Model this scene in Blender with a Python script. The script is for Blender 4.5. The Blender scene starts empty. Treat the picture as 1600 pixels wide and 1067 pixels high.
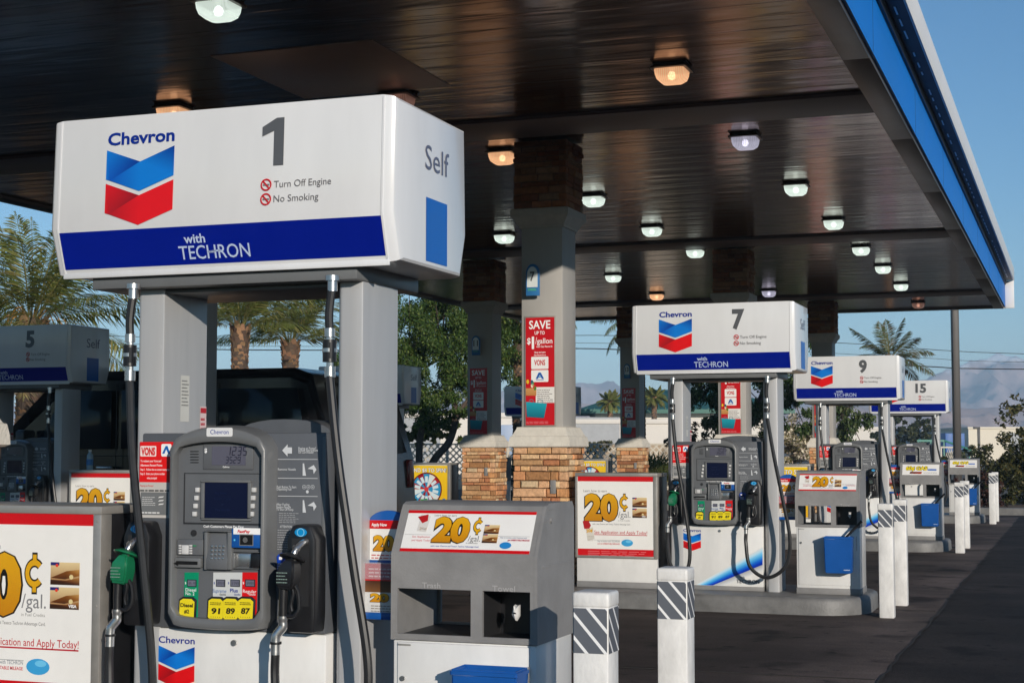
import bpy, bmesh, math, random
from mathutils import Vector, Matrix, noise
R = math.radians
S = bpy.context.scene
COL = S.collection
# ---------------------------------------------------------------- camera, sky, sun, exposure
F = 2440.0; YAW = R(19.9); PIT = R(3.9); CAMH = 1.35
cd = bpy.data.cameras.new('camera'); cam = bpy.data.objects.new('camera', cd); COL.objects.link(cam)
cam.location = (0, 0, CAMH); cam.rotation_euler = (R(90) + PIT, 0, YAW)
cd.sensor_width = 36; cd.lens = F / 1600 * 36; cd.clip_start = .1; cd.clip_end = 9000
S.camera = cam
SUN_EL = math.atan(.33 / math.sqrt(1.9)); SUN_AZ = R(141)           # azimuth measured from +Y towards +X
w = bpy.data.worlds.new('World'); S.world = w; w.use_nodes = True
nt = w.node_tree; bgd = nt.nodes['Background']
sky = nt.nodes.new('ShaderNodeTexSky'); sky.sky_type = 'NISHITA'; sky.sun_disc = False
sky.sun_elevation = SUN_EL; sky.sun_rotation = SUN_AZ
sky.altitude = 600; sky.air_density = 1.0; sky.dust_density = .1; sky.ozone_density = 3.5
hsv = nt.nodes.new('ShaderNodeHueSaturation'); hsv.inputs['Saturation'].default_value = 1.16
nt.links.new(sky.outputs[0], hsv.inputs['Color']); nt.links.new(hsv.outputs[0], bgd.inputs[0]); bgd.inputs[1].default_value = .112
sl = bpy.data.lights.new('sun', 'SUN'); so = bpy.data.objects.new('sun', sl); COL.objects.link(so)
sl.energy = 4.25; sl.angle = R(.5); sl.color = (1, .915, .80)
sdir = Vector((math.sin(SUN_AZ) * math.cos(SUN_EL), math.cos(SUN_AZ) * math.cos(SUN_EL), math.sin(SUN_EL)))
so.rotation_euler = sdir.to_track_quat('Z', 'Y').to_euler(); so.location = (30, -30, 20)
S.view_settings.view_transform = 'Standard'; S.view_settings.look = 'None'
S.view_settings.exposure = 0; S.view_settings.gamma = 1
S.cycles.max_bounces = 7; S.cycles.diffuse_bounces = 3; S.cycles.glossy_bounces = 3; S.cycles.transparent_max_bounces = 10
S.cycles.volume_bounces = 0; S.cycles.caustics_reflective = False; S.cycles.caustics_refractive = False

# ---------------------------------------------------------------- measuring: photo pixel -> point on a real plane
fw = Vector((-math.sin(YAW) * math.cos(PIT), math.cos(YAW) * math.cos(PIT), math.sin(PIT)))
rt = Vector((math.cos(YAW), math.sin(YAW), 0)); upv = rt.cross(fw); CP = Vector((0, 0, CAMH))
def ray(px, py): return fw + rt * ((px - 800) / F) - upv * ((py - 533.5) / F)
def onY(px, py, Y): d = ray(px, py); return CP + d * (Y / d.y)
def onX(px, py, X): d = ray(px, py); return CP + d * (X / d.x)
fl = Vector((-math.sin(YAW), math.cos(YAW), 0))
def at(px, dist, z=0.0):                                           # ground point seen in column px at a given distance
    p = fl * dist + rt * ((px - 800) / F * dist); return Vector((p.x, p.y, z))
def hgt(py, dist): return CAMH + (700 - py) / F * dist

def lin(r, g, b):
    f = lambda c: (c / 255 / 12.92) if c / 255 <= .04045 else ((c / 255 + .055) / 1.055) ** 2.4
    return (f(r), f(g), f(b), 1)

# ---------------------------------------------------------------- materials
MATS = {}
def mat(name, col=(.5, .5, .5), rough=.5, metal=0, var=.12, vscale=3.0, bump=0, bscale=30, coat=0, attr=False,
        stretch=None, spec=.5, var2=None):
    if name in MATS: return MATS[name]
    m = bpy.data.materials.new(name); m.use_nodes = True; MATS[name] = m
    t = m.node_tree; b = t.nodes['Principled BSDF']
    b.inputs['Roughness'].default_value = rough; b.inputs['Metallic'].default_value = metal
    b.inputs['Specular IOR Level'].default_value = spec
    if coat: b.inputs['Coat Weight'].default_value = coat; b.inputs['Coat Roughness'].default_value = .08
    geo = t.nodes.new('ShaderNodeNewGeometry'); src = geo.outputs['Position']
    if stretch:
        mp = t.nodes.new('ShaderNodeMapping'); mp.inputs['Scale'].default_value = stretch
        t.links.new(src, mp.inputs[0]); src = mp.outputs[0]
    if attr:
        a = t.nodes.new('ShaderNodeAttribute'); a.attribute_name = 'Col'; base = a.outputs['Color']
    else:
        rgb = t.nodes.new('ShaderNodeRGB'); rgb.outputs[0].default_value = (*col[:3], 1); base = rgb.outputs[0]
    if var:
        n = t.nodes.new('ShaderNodeTexNoise'); n.inputs['Scale'].default_value = vscale; n.inputs['Detail'].default_value = 6
        n.inputs['Roughness'].default_value = .65
        t.links.new(src, n.inputs['Vector'])
        mr = t.nodes.new('ShaderNodeMapRange'); mr.inputs[1].default_value = .3; mr.inputs[2].default_value = .7
        mr.inputs[3].default_value = 1 - var; mr.inputs[4].default_value = 1 + var
        t.links.new(n.outputs[0], mr.inputs[0])
        mx = t.nodes.new('ShaderNodeMix'); mx.data_type = 'RGBA'; mx.blend_type = 'MULTIPLY'; mx.inputs[0].default_value = 1
        t.links.new(base, mx.inputs[6]); t.links.new(mr.outputs[0], mx.inputs[7]); base = mx.outputs[2]
        mr2 = t.nodes.new('ShaderNodeMapRange'); mr2.inputs[3].default_value = max(.02, rough - .08); mr2.inputs[4].default_value = min(1, rough + .1)
        t.links.new(n.outputs[0], mr2.inputs[0]); t.links.new(mr2.outputs[0], b.inputs['Roughness'])
    t.links.new(base, b.inputs['Base Color'])
    if bump:
        n2 = t.nodes.new('ShaderNodeTexNoise'); n2.inputs['Scale'].default_value = bscale; n2.inputs['Detail'].default_value = 5
        t.links.new(src, n2.inputs['Vector'])
        bp = t.nodes.new('ShaderNodeBump'); bp.inputs['Strength'].default_value = bump; bp.inputs['Distance'].default_value = .02
        t.links.new(n2.outputs[0], bp.inputs['Height']); t.links.new(bp.outputs[0], b.inputs['Normal'])
    return m
M_print = mat('printed_vinyl', rough=.32, attr=True, var=.03, vscale=9)
M_white = mat('white_enamel', (.74, .735, .72), .3, var=.085, vscale=4, coat=.3, stretch=(1.5, 1.5, .6))
M_signw = mat('white_acrylic', (.72, .73, .75), .22, var=.055, vscale=2.2, coat=.4, stretch=(1.6, 1.6, .35))
M_grey = mat('charcoal_plastic', (.098, .105, .118), .42, var=.10, vscale=6, bump=.05, bscale=300)
M_fasc = mat('grey_bezel_plastic', (.145, .15, .155), .36, var=.08, vscale=7, bump=.05, bscale=300)
M_panel = mat('slate_panel', (.118, .124, .134), .4, var=.07, vscale=8)
M_dark = mat('dark_recess', (.02, .02, .022), .5, var=.1)
M_alu = mat('satin_aluminium', (.53, .53, .535), .42, metal=.35, var=.05, vscale=3, stretch=(6, 6, .6), bump=.02, bscale=60)
M_steel = mat('cast_metal', (.55, .55, .55), .28, metal=.9, var=.12, vscale=40)
M_rubber = mat('black_rubber', (.014, .014, .015), .42, var=.2, vscale=20)
M_blackp = mat('black_plastic', (.012, .012, .014), .35, var=.2, vscale=20)
M_green = mat('green_nozzle_plastic', (.008, .16, .07), .3, var=.12, vscale=20, coat=.3)
M_blue = mat('blue_plastic', (.008, .09, .36), .35, var=.08, vscale=9)
M_binG = mat('bin_grey_paint', (.235, .23, .228), .5, var=.15, vscale=7, bump=.06, bscale=120)
M_frame = mat('brushed_frame', (.40, .38, .35), .4, metal=.5, var=.1, vscale=12)
M_lens = mat('dark_screen', (.006, .01, .035), .08, var=0)
M_lcd = mat('lcd_glass', (.10, .10, .14), .15, var=0)
M_clear = mat('clear_pocket', (.6, .6, .65), .1, var=0)
_b = M_clear.node_tree.nodes['Principled BSDF']; _b.inputs['Alpha'].default_value = .22
M_conc = mat('painted_kerb', (.155, .152, .148), .5, var=.28, vscale=5, bump=.15, bscale=60)
M_stone = mat('ledge_stone', rough=.85, attr=True, var=.28, vscale=22, bump=.5, bscale=45)
M_cap = mat('cast_stone_cap', (.66, .62, .55), .85, var=.1, vscale=14, bump=.3, bscale=90)
M_post = mat('column_cladding', (.40, .385, .365), .55, metal=.1, var=.07, vscale=4, stretch=(1, 1, .4))
M_mortar = mat('mortar', (.10, .075, .055), .9, var=.2)

# ---------------------------------------------------------------- mesh helpers
class MB:
    def __init__(s): s.bm = bmesh.new()
    def join(s, b):
        me = bpy.data.meshes.new('t'); b.to_mesh(me); b.free(); s.bm.from_mesh(me); bpy.data.meshes.remove(me); return s
    def box(s, lo, hi, bev=0, seg=2, mx=None):
        b = bmesh.new(); bmesh.ops.create_cube(b, size=1)
        for v in b.verts: v.co = Vector([lo[i] + (v.co[i] + .5) * (hi[i] - lo[i]) for i in range(3)])
        if bev: bmesh.ops.bevel(b, geom=b.edges[:], offset=bev, segments=seg, affect='EDGES', profile=.5)
        if mx: bmesh.ops.transform(b, matrix=mx, verts=b.verts)
        return s.join(b)
    def prism(s, pts, a0, a1, axis='x', bev=0, seg=2, mx=None):
        b = bmesh.new()
        def P(p, a): return {'x': (a, p[0], p[1]), 'y': (p[0], a, p[1]), 'z': (p[0], p[1], a)}[axis]
        A = [b.verts.new(P(p, a0)) for p in pts]; B = [b.verts.new(P(p, a1)) for p in pts]
        b.faces.new(A); b.faces.new(B[::-1]); n = len(pts)
        for i in range(n): b.faces.new((A[(i + 1) % n], A[i], B[i], B[(i + 1) % n]))
        bmesh.ops.recalc_face_normals(b, faces=b.faces)
        if bev:
            e = [x for x in b.edges if x.calc_face_angle(0) > .5]
            bmesh.ops.bevel(b, geom=e, offset=bev, segments=seg, affect='EDGES', profile=.5)
        if mx: bmesh.ops.transform(b, matrix=mx, verts=b.verts)
        return s.join(b)
    def loft(s, rings, cap=True, closed=True):
        b = bmesh.new(); V = [[b.verts.new(p) for p in r] for r in rings]; n = len(rings[0])
        for a, c in zip(V, V[1:]):
            for i in range(n if closed else n - 1): b.faces.new((a[i], a[(i + 1) % n], c[(i + 1) % n], c[i]))
        if cap: b.faces.new(V[0][::-1]); b.faces.new(V[-1])
        bmesh.ops.recalc_face_normals(b, faces=b.faces)
        return s.join(b)
    def tube(s, path, r, n=8, cap=True):
        path = [Vector(p) for p in path]; rr = r if isinstance(r, (list, tuple)) else [r] * len(path)
        rings = []; pn = None
        for i, p in enumerate(path):
            t = (path[min(i + 1, len(path) - 1)] - path[max(i - 1, 0)]).normalized()
            if pn is None: pn = t.orthogonal().normalized()
            pn = (pn - t * pn.dot(t))
            pn = pn.normalized() if pn.length > 1e-5 else t.orthogonal().normalized()
            q = t.cross(pn)
            rings.append([p + (pn * math.cos(2 * math.pi * k / n) + q * math.sin(2 * math.pi * k / n)) * rr[i] for k in range(n)])
        return s.loft(rings, cap)
    def cyl(s, a, b, r, n=16): return s.tube([a, b], r, n)
    def build(s, name, m, parent=None, angle=32, flat=False):
        me = bpy.data.meshes.new(name); s.bm.to_mesh(me); s.bm.free(); me.materials.append(m)
        if not flat: me.shade_smooth(); me.set_sharp_from_angle(angle=R(angle))
        o = bpy.data.objects.new(name, me); COL.objects.link(o)
        if parent: o.parent = parent
        return o
def spline(pts, n=8):
    P = [Vector(p) for p in pts]; P = [P[0] * 2 - P[1]] + P + [P[-1] * 2 - P[-2]]; out = []
    for i in range(1, len(P) - 2):
        for k in range(n):
            t = k / n; a, b, c, d = P[i - 1:i + 3]
            out.append(.5 * ((2 * b) + (c - a) * t + (2 * a - 5 * b + 4 * c - d) * t * t + (3 * b - a - 3 * c + d) * t ** 3))
    out.append(P[-2]); return out
def raw(name, verts, faces, m, parent=None, cols=None, smooth=False):
    me = bpy.data.meshes.new(name); me.from_pydata(verts, [], faces); me.materials.append(m)
    if cols is not None:                                            # one colour per face
        a = me.color_attributes.new('Col', 'FLOAT_COLOR', 'CORNER'); buf = []
        for f, c in zip(faces, cols): buf += list(c) * len(f)
        a.data.foreach_set('color', buf)
    if smooth: me.shade_smooth()
    o = bpy.data.objects.new(name, me); COL.objects.link(o)
    if parent: o.parent = parent
    return o
def tag(o, label, cat, group=None, kind=None):
    o['label'] = label; o['category'] = cat
    if group: o['group'] = group
    if kind: o['kind'] = kind
    return o
def thing(name, label, cat, loc=(0, 0, 0), group=None, rz=0):
    o = bpy.data.objects.new(name, None); COL.objects.link(o); o.location = loc; o.rotation_euler = (0, 0, rz)
    o.empty_display_size = .2
    return tag(o, label, cat, group)
def struct(o, label=None, cat=None):
    o['kind'] = 'structure'
    if label: o['label'] = label; o['category'] = cat
    return o
def copy_tree(o, parent=None):
    c = o.copy(); COL.objects.link(c)
    if parent: c.parent = parent
    for ch in list(o.children): copy_tree(ch, c)
    return c

# ---------------------------------------------------------------- flat printed artwork (signs, posters, decals)
GL = {}
def glyphs(s, bold):
    k = (s, bold)
    if k in GL: return GL[k]
    def mk(t):
        c = bpy.data.curves.new('t', 'FONT'); c.body = t; c.size = 1; c.offset = bold; c.fill_mode = 'FRONT'; c.dimensions = '2D'
        c.resolution_u = 3
        o = bpy.data.objects.new('t', c); COL.objects.link(o); dg = bpy.context.evaluated_depsgraph_get()
        me = bpy.data.meshes.new_from_object(o.evaluated_get(dg))
        vs = [(v.co.x, v.co.y) for v in me.vertices]; fs = [tuple(p.vertices) for p in me.polygons]
        bpy.data.objects.remove(o); bpy.data.curves.remove(c); bpy.data.meshes.remove(me); return vs, fs
    hv, _ = mk('H'); y0 = min(v[1] for v in hv); hh = max(v[1] for v in hv) - y0
    vs, fs = mk(s); x0 = min(v[0] for v in vs); wd = max(v[0] for v in vs) - x0
    GL[k] = ([((x - x0) / hh, (y - y0) / hh) for x, y in vs], fs, wd / hh); return GL[k]
W_ = lin(245, 245, 245); G_ = lin(88, 90, 94); RED = lin(205, 12, 22); BLK = lin(22, 20, 20); GOLD = lin(222, 165, 20); GOLD2 = lin(196, 128, 14)
NAVY = lin(0, 26, 140); CBL = lin(0, 60, 170)
class Art:
    def __init__(s): s.v = []; s.f = []; s.c = []; s.l = []
    def poly(s, pts, c, layer=1):
        n = len(s.v); s.v += [(p[0], p[1], layer) for p in pts]; s.f.append(tuple(range(n, n + len(pts))))
        s.c += list(c) if isinstance(c[0], (tuple, list)) else [c] * len(pts); return s
    def rect(s, u0, v0, u1, v1, c, layer=1, c2=None):
        return s.poly([(u0, v0), (u1, v0), (u1, v1), (u0, v1)], [c, c, c2, c2] if c2 else c, layer)
    def rrect(s, u0, v0, u1, v1, r, c, layer=1):
        u0, u1 = min(u0, u1), max(u0, u1); v0, v1 = min(v0, v1), max(v0, v1); p = []
        for cx, cy, a in ((u1 - r, v1 - r, 0), (u0 + r, v1 - r, 90), (u0 + r, v0 + r, 180), (u1 - r, v0 + r, 270)):
            for k in range(5): p.append((cx + r * math.cos(R(a + k * 22.5)), cy + r * math.sin(R(a + k * 22.5))))
        return s.poly(p, c, layer)
    def disc(s, u, v, r, c, layer=1, n=20, ry=None):
        return s.poly([(u + r * math.cos(2 * math.pi * k / n), v + (ry or r) * math.sin(2 * math.pi * k / n)) for k in range(n)], c, layer)
    def ring(s, u, v, r0, r1, c, layer=1, n=20):
        for k in range(n):
            a, b = 2 * math.pi * k / n, 2 * math.pi * (k + 1) / n
            s.poly([(u + r0 * math.cos(a), v + r0 * math.sin(a)), (u + r1 * math.cos(a), v + r1 * math.sin(a)),
                    (u + r1 * math.cos(b), v + r1 * math.sin(b)), (u + r0 * math.cos(b), v + r0 * math.sin(b))], c, layer)
        return s
    def text(s, t, u, v, h, c, layer=2, w=None, al='L', bold=.015, slant=0, c2=None, rot=0):
        vs, fs, wd = glyphs(t, bold); sx = (w / wd) if w else h
        off = {'L': 0, 'C': -.5, 'R': -1}[al] * wd * sx; n = len(s.v)
        cr, sr = math.cos(R(rot)), math.sin(R(rot))
        for x, y in vs:
            du, dv = off + x * sx + slant * y * h, y * h
            s.v.append((u + du * cr - dv * sr, v + du * sr + dv * cr, layer))
        for f in fs:
            s.f.append(tuple(n + i for i in f))
            for i in f:
                k = min(1, max(0, vs[i][1])); s.c.append(tuple(c[j] * k + c2[j] * (1 - k) for j in range(4)) if c2 else c)
        return s
    def lines(s, u0, v0, u1, v1, n, c, layer=2, fill=.45, seed=1):
        rnd = random.Random(seed); dv = (v1 - v0) / n
        for i in range(n):
            u = u0; end = u1 - (u1 - u0) * rnd.choice((0, .05, .2))
            while u < end - (u1 - u0) * .03:
                wl = min((u1 - u0) * rnd.uniform(.07, .2), end - u)
                s.rect(u, v0 + i * dv, u + wl, v0 + (i + fill) * dv, c, layer); u += wl + (u1 - u0) * .03
        return s
    def segs(s, t, u, v, h, c, layer=3, slant=.12):               # seven-segment digits
        SEG = {'0': 'abcdef', '1': 'bc', '2': 'abged', '3': 'abgcd', '4': 'fgbc', '5': 'afgcd', '6': 'afgedc', '7': 'abc', '8': 'abcdefg', '9': 'abcdfg'}
        wd = h * .5; k = h * .09
        for ch in t:
            if ch == '.': s.rect(u - k * 1.4, v, u - k * .4, v + k, c, layer); continue
            for g in SEG[ch]:
                x0, y0, x1, y1 = {'a': (k, h - k, wd - k, h), 'g': (k, h / 2 - k / 2, wd - k, h / 2 + k / 2), 'd': (k, 0, wd - k, k), 'b': (wd - k, h / 2, wd, h - k / 2),
                                  'c': (wd - k, k / 2, wd, h / 2), 'f': (0, h / 2, k, h - k / 2), 'e': (0, k / 2, k, h / 2)}[g]
                s.poly([(u + x0 + slant * y0, v + y0), (u + x1 + slant * y0, v + y0), (u + x1 + slant * y1, v + y1), (u + x0 + slant * y1, v + y1)], c, layer)
            u += wd * 1.35
        return s
    def emblem(s, u0, vt, wd, layer=2):                            # two-tone double chevron, top-left corner at (u0, vt)
        dip, sh, m, u1 = wd * .175, wd * .38, u0 + wd / 2, u0 + wd
        L, D, L2 = lin(0, 104, 200), lin(0, 45, 140), lin(10, 120, 212)
        def vee(t, a, d, e):
            k = (u0 + wd * .06, t - sh - dip * .1)                  # where the fold's diagonal meets the left arm
            s.poly([(u0, t), (m, t - dip), k, (u0, t - sh)], [a, d, e, a], layer)
            s.poly([k, (m, t - dip), (m, t - sh - dip)], [e, a, a], layer)
            s.poly([(m, t - dip), (u1, t), (u1, t - sh), (m, t - sh - dip)], [a, d if d[2] > d[0] else a, a, a], layer)
        vee(vt, L2, D, lin(5, 80, 180)); vee(vt - sh - wd * .055, lin(222, 10, 18), lin(140, 8, 20), lin(170, 10, 20)); return s
    def build(s, name, parent, fmap, m=None):
        me = bpy.data.meshes.new(name); me.from_pydata([fmap(*v) for v in s.v], [], s.f); me.materials.append(m or M_print)
        a = me.color_attributes.new('Col', 'FLOAT_COLOR', 'CORNER'); buf = []
        for c in s.c: buf += c
        a.data.foreach_set('color', buf)
        o = bpy.data.objects.new(name, me); COL.objects.link(o); o.parent = parent; return o
def front(y0, e=.0009): return lambda u, v, l: (u, y0 - .0008 - e * l, v)
# ================================================================ FUEL PUMP  (origin: centre of the pump on the island top)
PX, PY, IZ = -2.9, 5.22, .15                                        # pump of the nearest island, used to convert photo measures to local ones
STEP = 8.12
def loc(px, py, Y): p = onY(px, py, Y); return (p.x - PX, p.z - IZ)
def Q(u, v): return loc(200 + .3908 * u, 650 + .3908 * v, 4.952)    # control panel
def B(u, v): return loc(200 + .3908 * u, 650 + .3908 * v, 5.0)      # body front
SY = lambda z: -.350 + (z - 2.015) * .015 / .415 if z >= 2.015 else -.350 + (2.015 - z) * .055 / .17
def sign_map(u, v, l): return (u, SY(v) - .0012 - .0009 * l, v)
def sign_profile(i=0):
    return [(-.295 + i, 1.845 + i * .5), (-.350 + i, 2.015), (-.335 + i, 2.425 - i * .5), (.335 - i, 2.425 - i * .5), (.350 - i, 2.015), (.295 - i, 1.845 + i * .5)]
def add_sign(root, num):
    f = MB()
    f.loft([[(x, y, z) for y, z in sign_profile(i)] for x, i in ((-.712, .034), (-.706, .016), (-.695, .007), (-.665, 0), (.655, 0), (.685, .007), (.697, .016), (.703, .034))])
    sg = f.build('sign_cabinet', M_signw, root, 25)
    tr = MB()
    for x in (-.672, .655):                                         # thin joint strips either side of the front panel
        tr.loft([[(x + dx, SY(z) - .0025 + (dy) , z) for dx, dy in ((0, 0), (.007, 0), (.007, .004), (0, .004))] for z in (1.85, 2.015, 2.42)])
    tr.box((-.675, -.301, 1.832), (.665, -.288, 1.853), .003)
    tr.build('panel_trim', M_signw, sg)
    Z = lambda py, px=350: loc(px, py, 4.87)[1]
    a = Art().rect(-.664, 1.866, .654, 2.000, NAVY, 0)
    tx0, tx1 = -3.064 - PX, -2.772 - PX
    a.text('with', tx0 + .028, 1.940, .032, lin(190, 205, 235), 2, w=.088, bold=.02)
    a.text('TECHRON', tx0, 1.884, .047, lin(190, 205, 235), 2, w=.292, bold=.006)
    a.poly([(tx0 + .118, 1.905), (tx0 + .175, 1.908), (tx0 + .173, 1.914), (tx0 + .12, 1.910)], lin(190, 205, 235), 2)
    a.build('blue_band', sg, sign_map)
    a = Art().text('Chevron', -3.36 - PX, 2.317, .047, lin(0, 38, 140), 2, w=.285, bold=.027)
    a.emblem(-3.363 - PX, 2.300, .289, 2); a.build('brand_emblem', sg, sign_map)
    a = Art()
    wd = {1: .072}.get(num, .105 if num < 10 else .19)
    if num == 1:
        x = .172; a.poly([(x + .062, 2.2), (x + .102, 2.2), (x + .102, 2.372), (x + .072, 2.372), (x + .015, 2.342), (x + .015, 2.308), (x + .062, 2.326)], G_, 2)
    else:
        a.text(str(num), .225, 2.2, .168, G_, 2, w=wd, al='C', bold=.045)
    a.build('pump_number', sg, sign_map)
    a = Art(); u = .187
    for v, t, wt in ((2.120, 'Turn Off Engine', .225), (2.068, 'No Smoking', .177)):
        v += .0; c = v + .012
        a.ring(u + .021, c, .0165, .022, lin(200, 20, 30), 3)
        a.poly([(u + .007, c + .011), (u + .011, c + .015), (u + .035, c - .011), (u + .031, c - .015)], lin(200, 20, 30), 3)
        a.rect(u + .008, c - .003, u + .034, c + .003, lin(120, 120, 120), 2)
        a.text(t, u + .052, v, .024, lin(110, 108, 110), 2, w=wt, bold=0)
    a.build('caution_notice', sg, sign_map)
    em = lambda u, v, l: (.7035 + .0009 * l, u, v)
    a = Art().text('Self', -.075, 2.208, .088, lin(95, 98, 120), 2, w=.225, bold=0)
    a.rect(-.065, 1.873, .135, 2.105, lin(0, 95, 185), 1); a.build('self_service_lettering', sg, em)
    return sg

def nozzle(root, cx, body, label, s=1):
    """hose nozzle hung spout-up in its boot; cx = local x of the boot"""
    boot = MB()
    boot.prism([(cx - .052, .556), (cx + .052, .556), (cx + .056, .62), (cx + .056, .88), (cx + .036, .932), (cx - .036, .932), (cx - .056, .88), (cx - .056, .62)], -.300, -.205, 'y', .012)
    bt = boot.build('nozzle_boot', M_blackp, root)
    MB().box((cx - .034, -.3025, .65), (cx + .034, -.2995, .885), .0).build('boot_recess', M_dark, bt)
    Art().disc(cx + .002, .906, .024, lin(0, 140, 205), 2, ry=.015).ring(cx + .002, .906, .012, .0145, lin(150, 210, 235), 3).build('boot_badge', bt, front(-.3005))
    y = -.368
    n = MB()                                                        # body: wedge block, tipped a little towards the post
    n.loft([[(cx - dx * .5 + ox, y - dy, z), (cx + dx * .5 + ox, y - dy, z - .004), (cx + dx * .5 + ox, y + dy, z - .004), (cx - dx * .5 + ox, y + dy, z)]
            for dx, dy, ox, z in ((.050, .024, -.014, .716), (.060, .030, -.014, .724), (.068, .032, -.010, .760), (.062, .031, -.006, .790), (.040, .026, .002, .812), (.028, .02, .006, .822))])
    bmesh.ops.bevel(n.bm, geom=[e for e in n.bm.edges if e.calc_face_angle(0) > .5], offset=.006, segments=2, affect='EDGES')
    nz = n.build('nozzle', body, root)
    if label: nz['label'] = label
    sp = MB(); sp.tube(spline([(cx + .006, y, .812), (cx + .012, y + .005, .845), (cx + .020, y + .035, .868), (cx + .022, y + .07, .876)], 4), .011, 12)
    sp.build('spout', M_steel, nz)
    sp = MB(); sp.tube([(cx + .0125, y + .007, .850), (cx + .0145, y + .013, .856)], .0145, 12); sp.build('spout_ring', M_steel, nz)
    g = MB(); ax = Vector((.15, .35, 1)).normalized(); c0 = Vector((cx + .004, y - .002, .818))
    g.tube([c0, c0 + ax * .005, c0 + ax * .016], [.045, .047, .026], 20); g.build('splash_guard', body, nz)
    h = MB(); h.tube([(cx - .028, y, .724), (cx - .03, y, .665), (cx - .03, y, .618)], [.016, .015, .014], 12)
    h.build('barrel', M_blackp, nz)
    h = MB(); h.tube(spline([(cx + .016, y, .728), (cx + .028, y + .004, .70), (cx + .030, y + .004, .65), (cx + .010, y, .622), (cx - .02, y, .622)], 5), .007, 8); h.build('guard', M_blackp, nz)
    h = MB(); h.tube(spline([(cx + .004, y, .726), (cx + .010, y, .70), (cx + .002, y, .662), (cx + .006, y, .640)], 5), .006, 8); h.build('lever', M_blackp, nz)
    k = MB(); k.tube(spline([(cx - .03, y, .622), (cx - .03, y, .60), (cx - .03, y, .585), (cx - .045, y - .005, .565), (cx - .052, y - .008, .548), (cx - .053, y - .009, .49)], 4), [.0185] * 3 + [.0165] * 18, 12)
    k.build('swivel', M_steel, nz)
    k = MB(); k.tube([(cx - .052, y - .008, .534), (cx - .052, y - .008, .526)], .0205, 12); k.build('swivel_ring', M_blackp, nz)
    a = Art(); a.lines(cx - .038, .738, cx + .004, .782, 4, lin(130, 150, 142), 2, .3); a.build('nozzle_lettering', nz, front(y - .0335))
    return (cx - .053, y - .009, .50)

def vons_sticker(root):
    x0, x1 = -.405 + .02, -.196
    a = Art(); b0 = B(45, 103); b1 = B(188, 265); x0 = -.383; x1 = -.240; t = b0[1]; m = b1[1]; lo = B(45, 405)[1]
    a.rect(x0, m, x1, t, lin(226, 18, 20), 1); a.rect(x0, lo, x1, m, lin(196, 192, 188), 1)
    wd = x1 - x0; h = t - m
    a.rrect(x0 + .02 * wd, t - .10 * h, x0 + .50 * wd, t - .36 * h, .004, lin(240, 225, 222), 2)
    a.text('VONS', x0 + .26 * wd, t - .335 * h, h * .2, lin(215, 20, 25), 3, w=wd * .42, al='C', bold=.05)
    ax = x0 + .80 * wd; a.rrect(ax - .15 * wd, t - .05 * h, ax + .15 * wd, t - .36 * h, .006, W_, 2)
    a.poly([(ax - .12 * wd, t - .29 * h), (ax - .02 * wd, t - .1 * h), (ax + .04 * wd, t - .1 * h), (ax + .12 * wd, t - .29 * h), (ax + .06 * wd, t - .29 * h), (ax, t - .18 * h), (ax - .05 * wd, t - .29 * h)], lin(0, 95, 180), 3)
    for i, tx in enumerate(('To redeem your Vons and', 'Albertsons Reward Points:', 'Step 1.  Follow the on screen instructions', 'Step 2.  Enter your phone number', 'when prompted')):
        a.text(tx, x0 + .03 * wd + (.2 * wd if i == 4 else 0), t - (.50 + .105 * i) * h, h * .055, W_, 2, w=wd * (.62, .66, .92, .74, .3)[i], bold=.01)
    h2 = m - lo
    a.text('Paying at Pump?', x0 + .03 * wd, m - .12 * h2, h2 * .05, lin(205, 30, 30), 2, w=wd * .4, bold=.01)
    a.lines(x0 + .03 * wd, m - .26 * h2, x0 + .9 * wd, m - .16 * h2, 1, lin(90, 90, 90), 2, .5, 3)
    a.rect(x0 + .05 * wd, lo + .08 * h2, x1 - .13 * wd, m - .28 * h2, lin(112, 114, 116), 2)
    a.lines(x0 + .1 * wd, lo + .35 * h2, x0 + .5 * wd, lo + .62 * h2, 5, lin(205, 205, 205), 3, .35, 4)
    for k in range(3):
        yv = lo + (.36 + .1 * k) * h2
        a.poly([(x0 + .58 * wd, yv), (x0 + .72 * wd, yv + .015 * h2), (x0 + .76 * wd, yv + .05 * h2), (x0 + .62 * wd, yv + .04 * h2)], lin(220, 220, 220), 3)
    a.lines(x0 + .1 * wd, lo + .12 * h2, x0 + .76 * wd, lo + .18 * h2, 1, lin(215, 215, 215), 3, .7, 5)
    a.build('store_rewards_sticker', root, front(-.2155))

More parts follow.
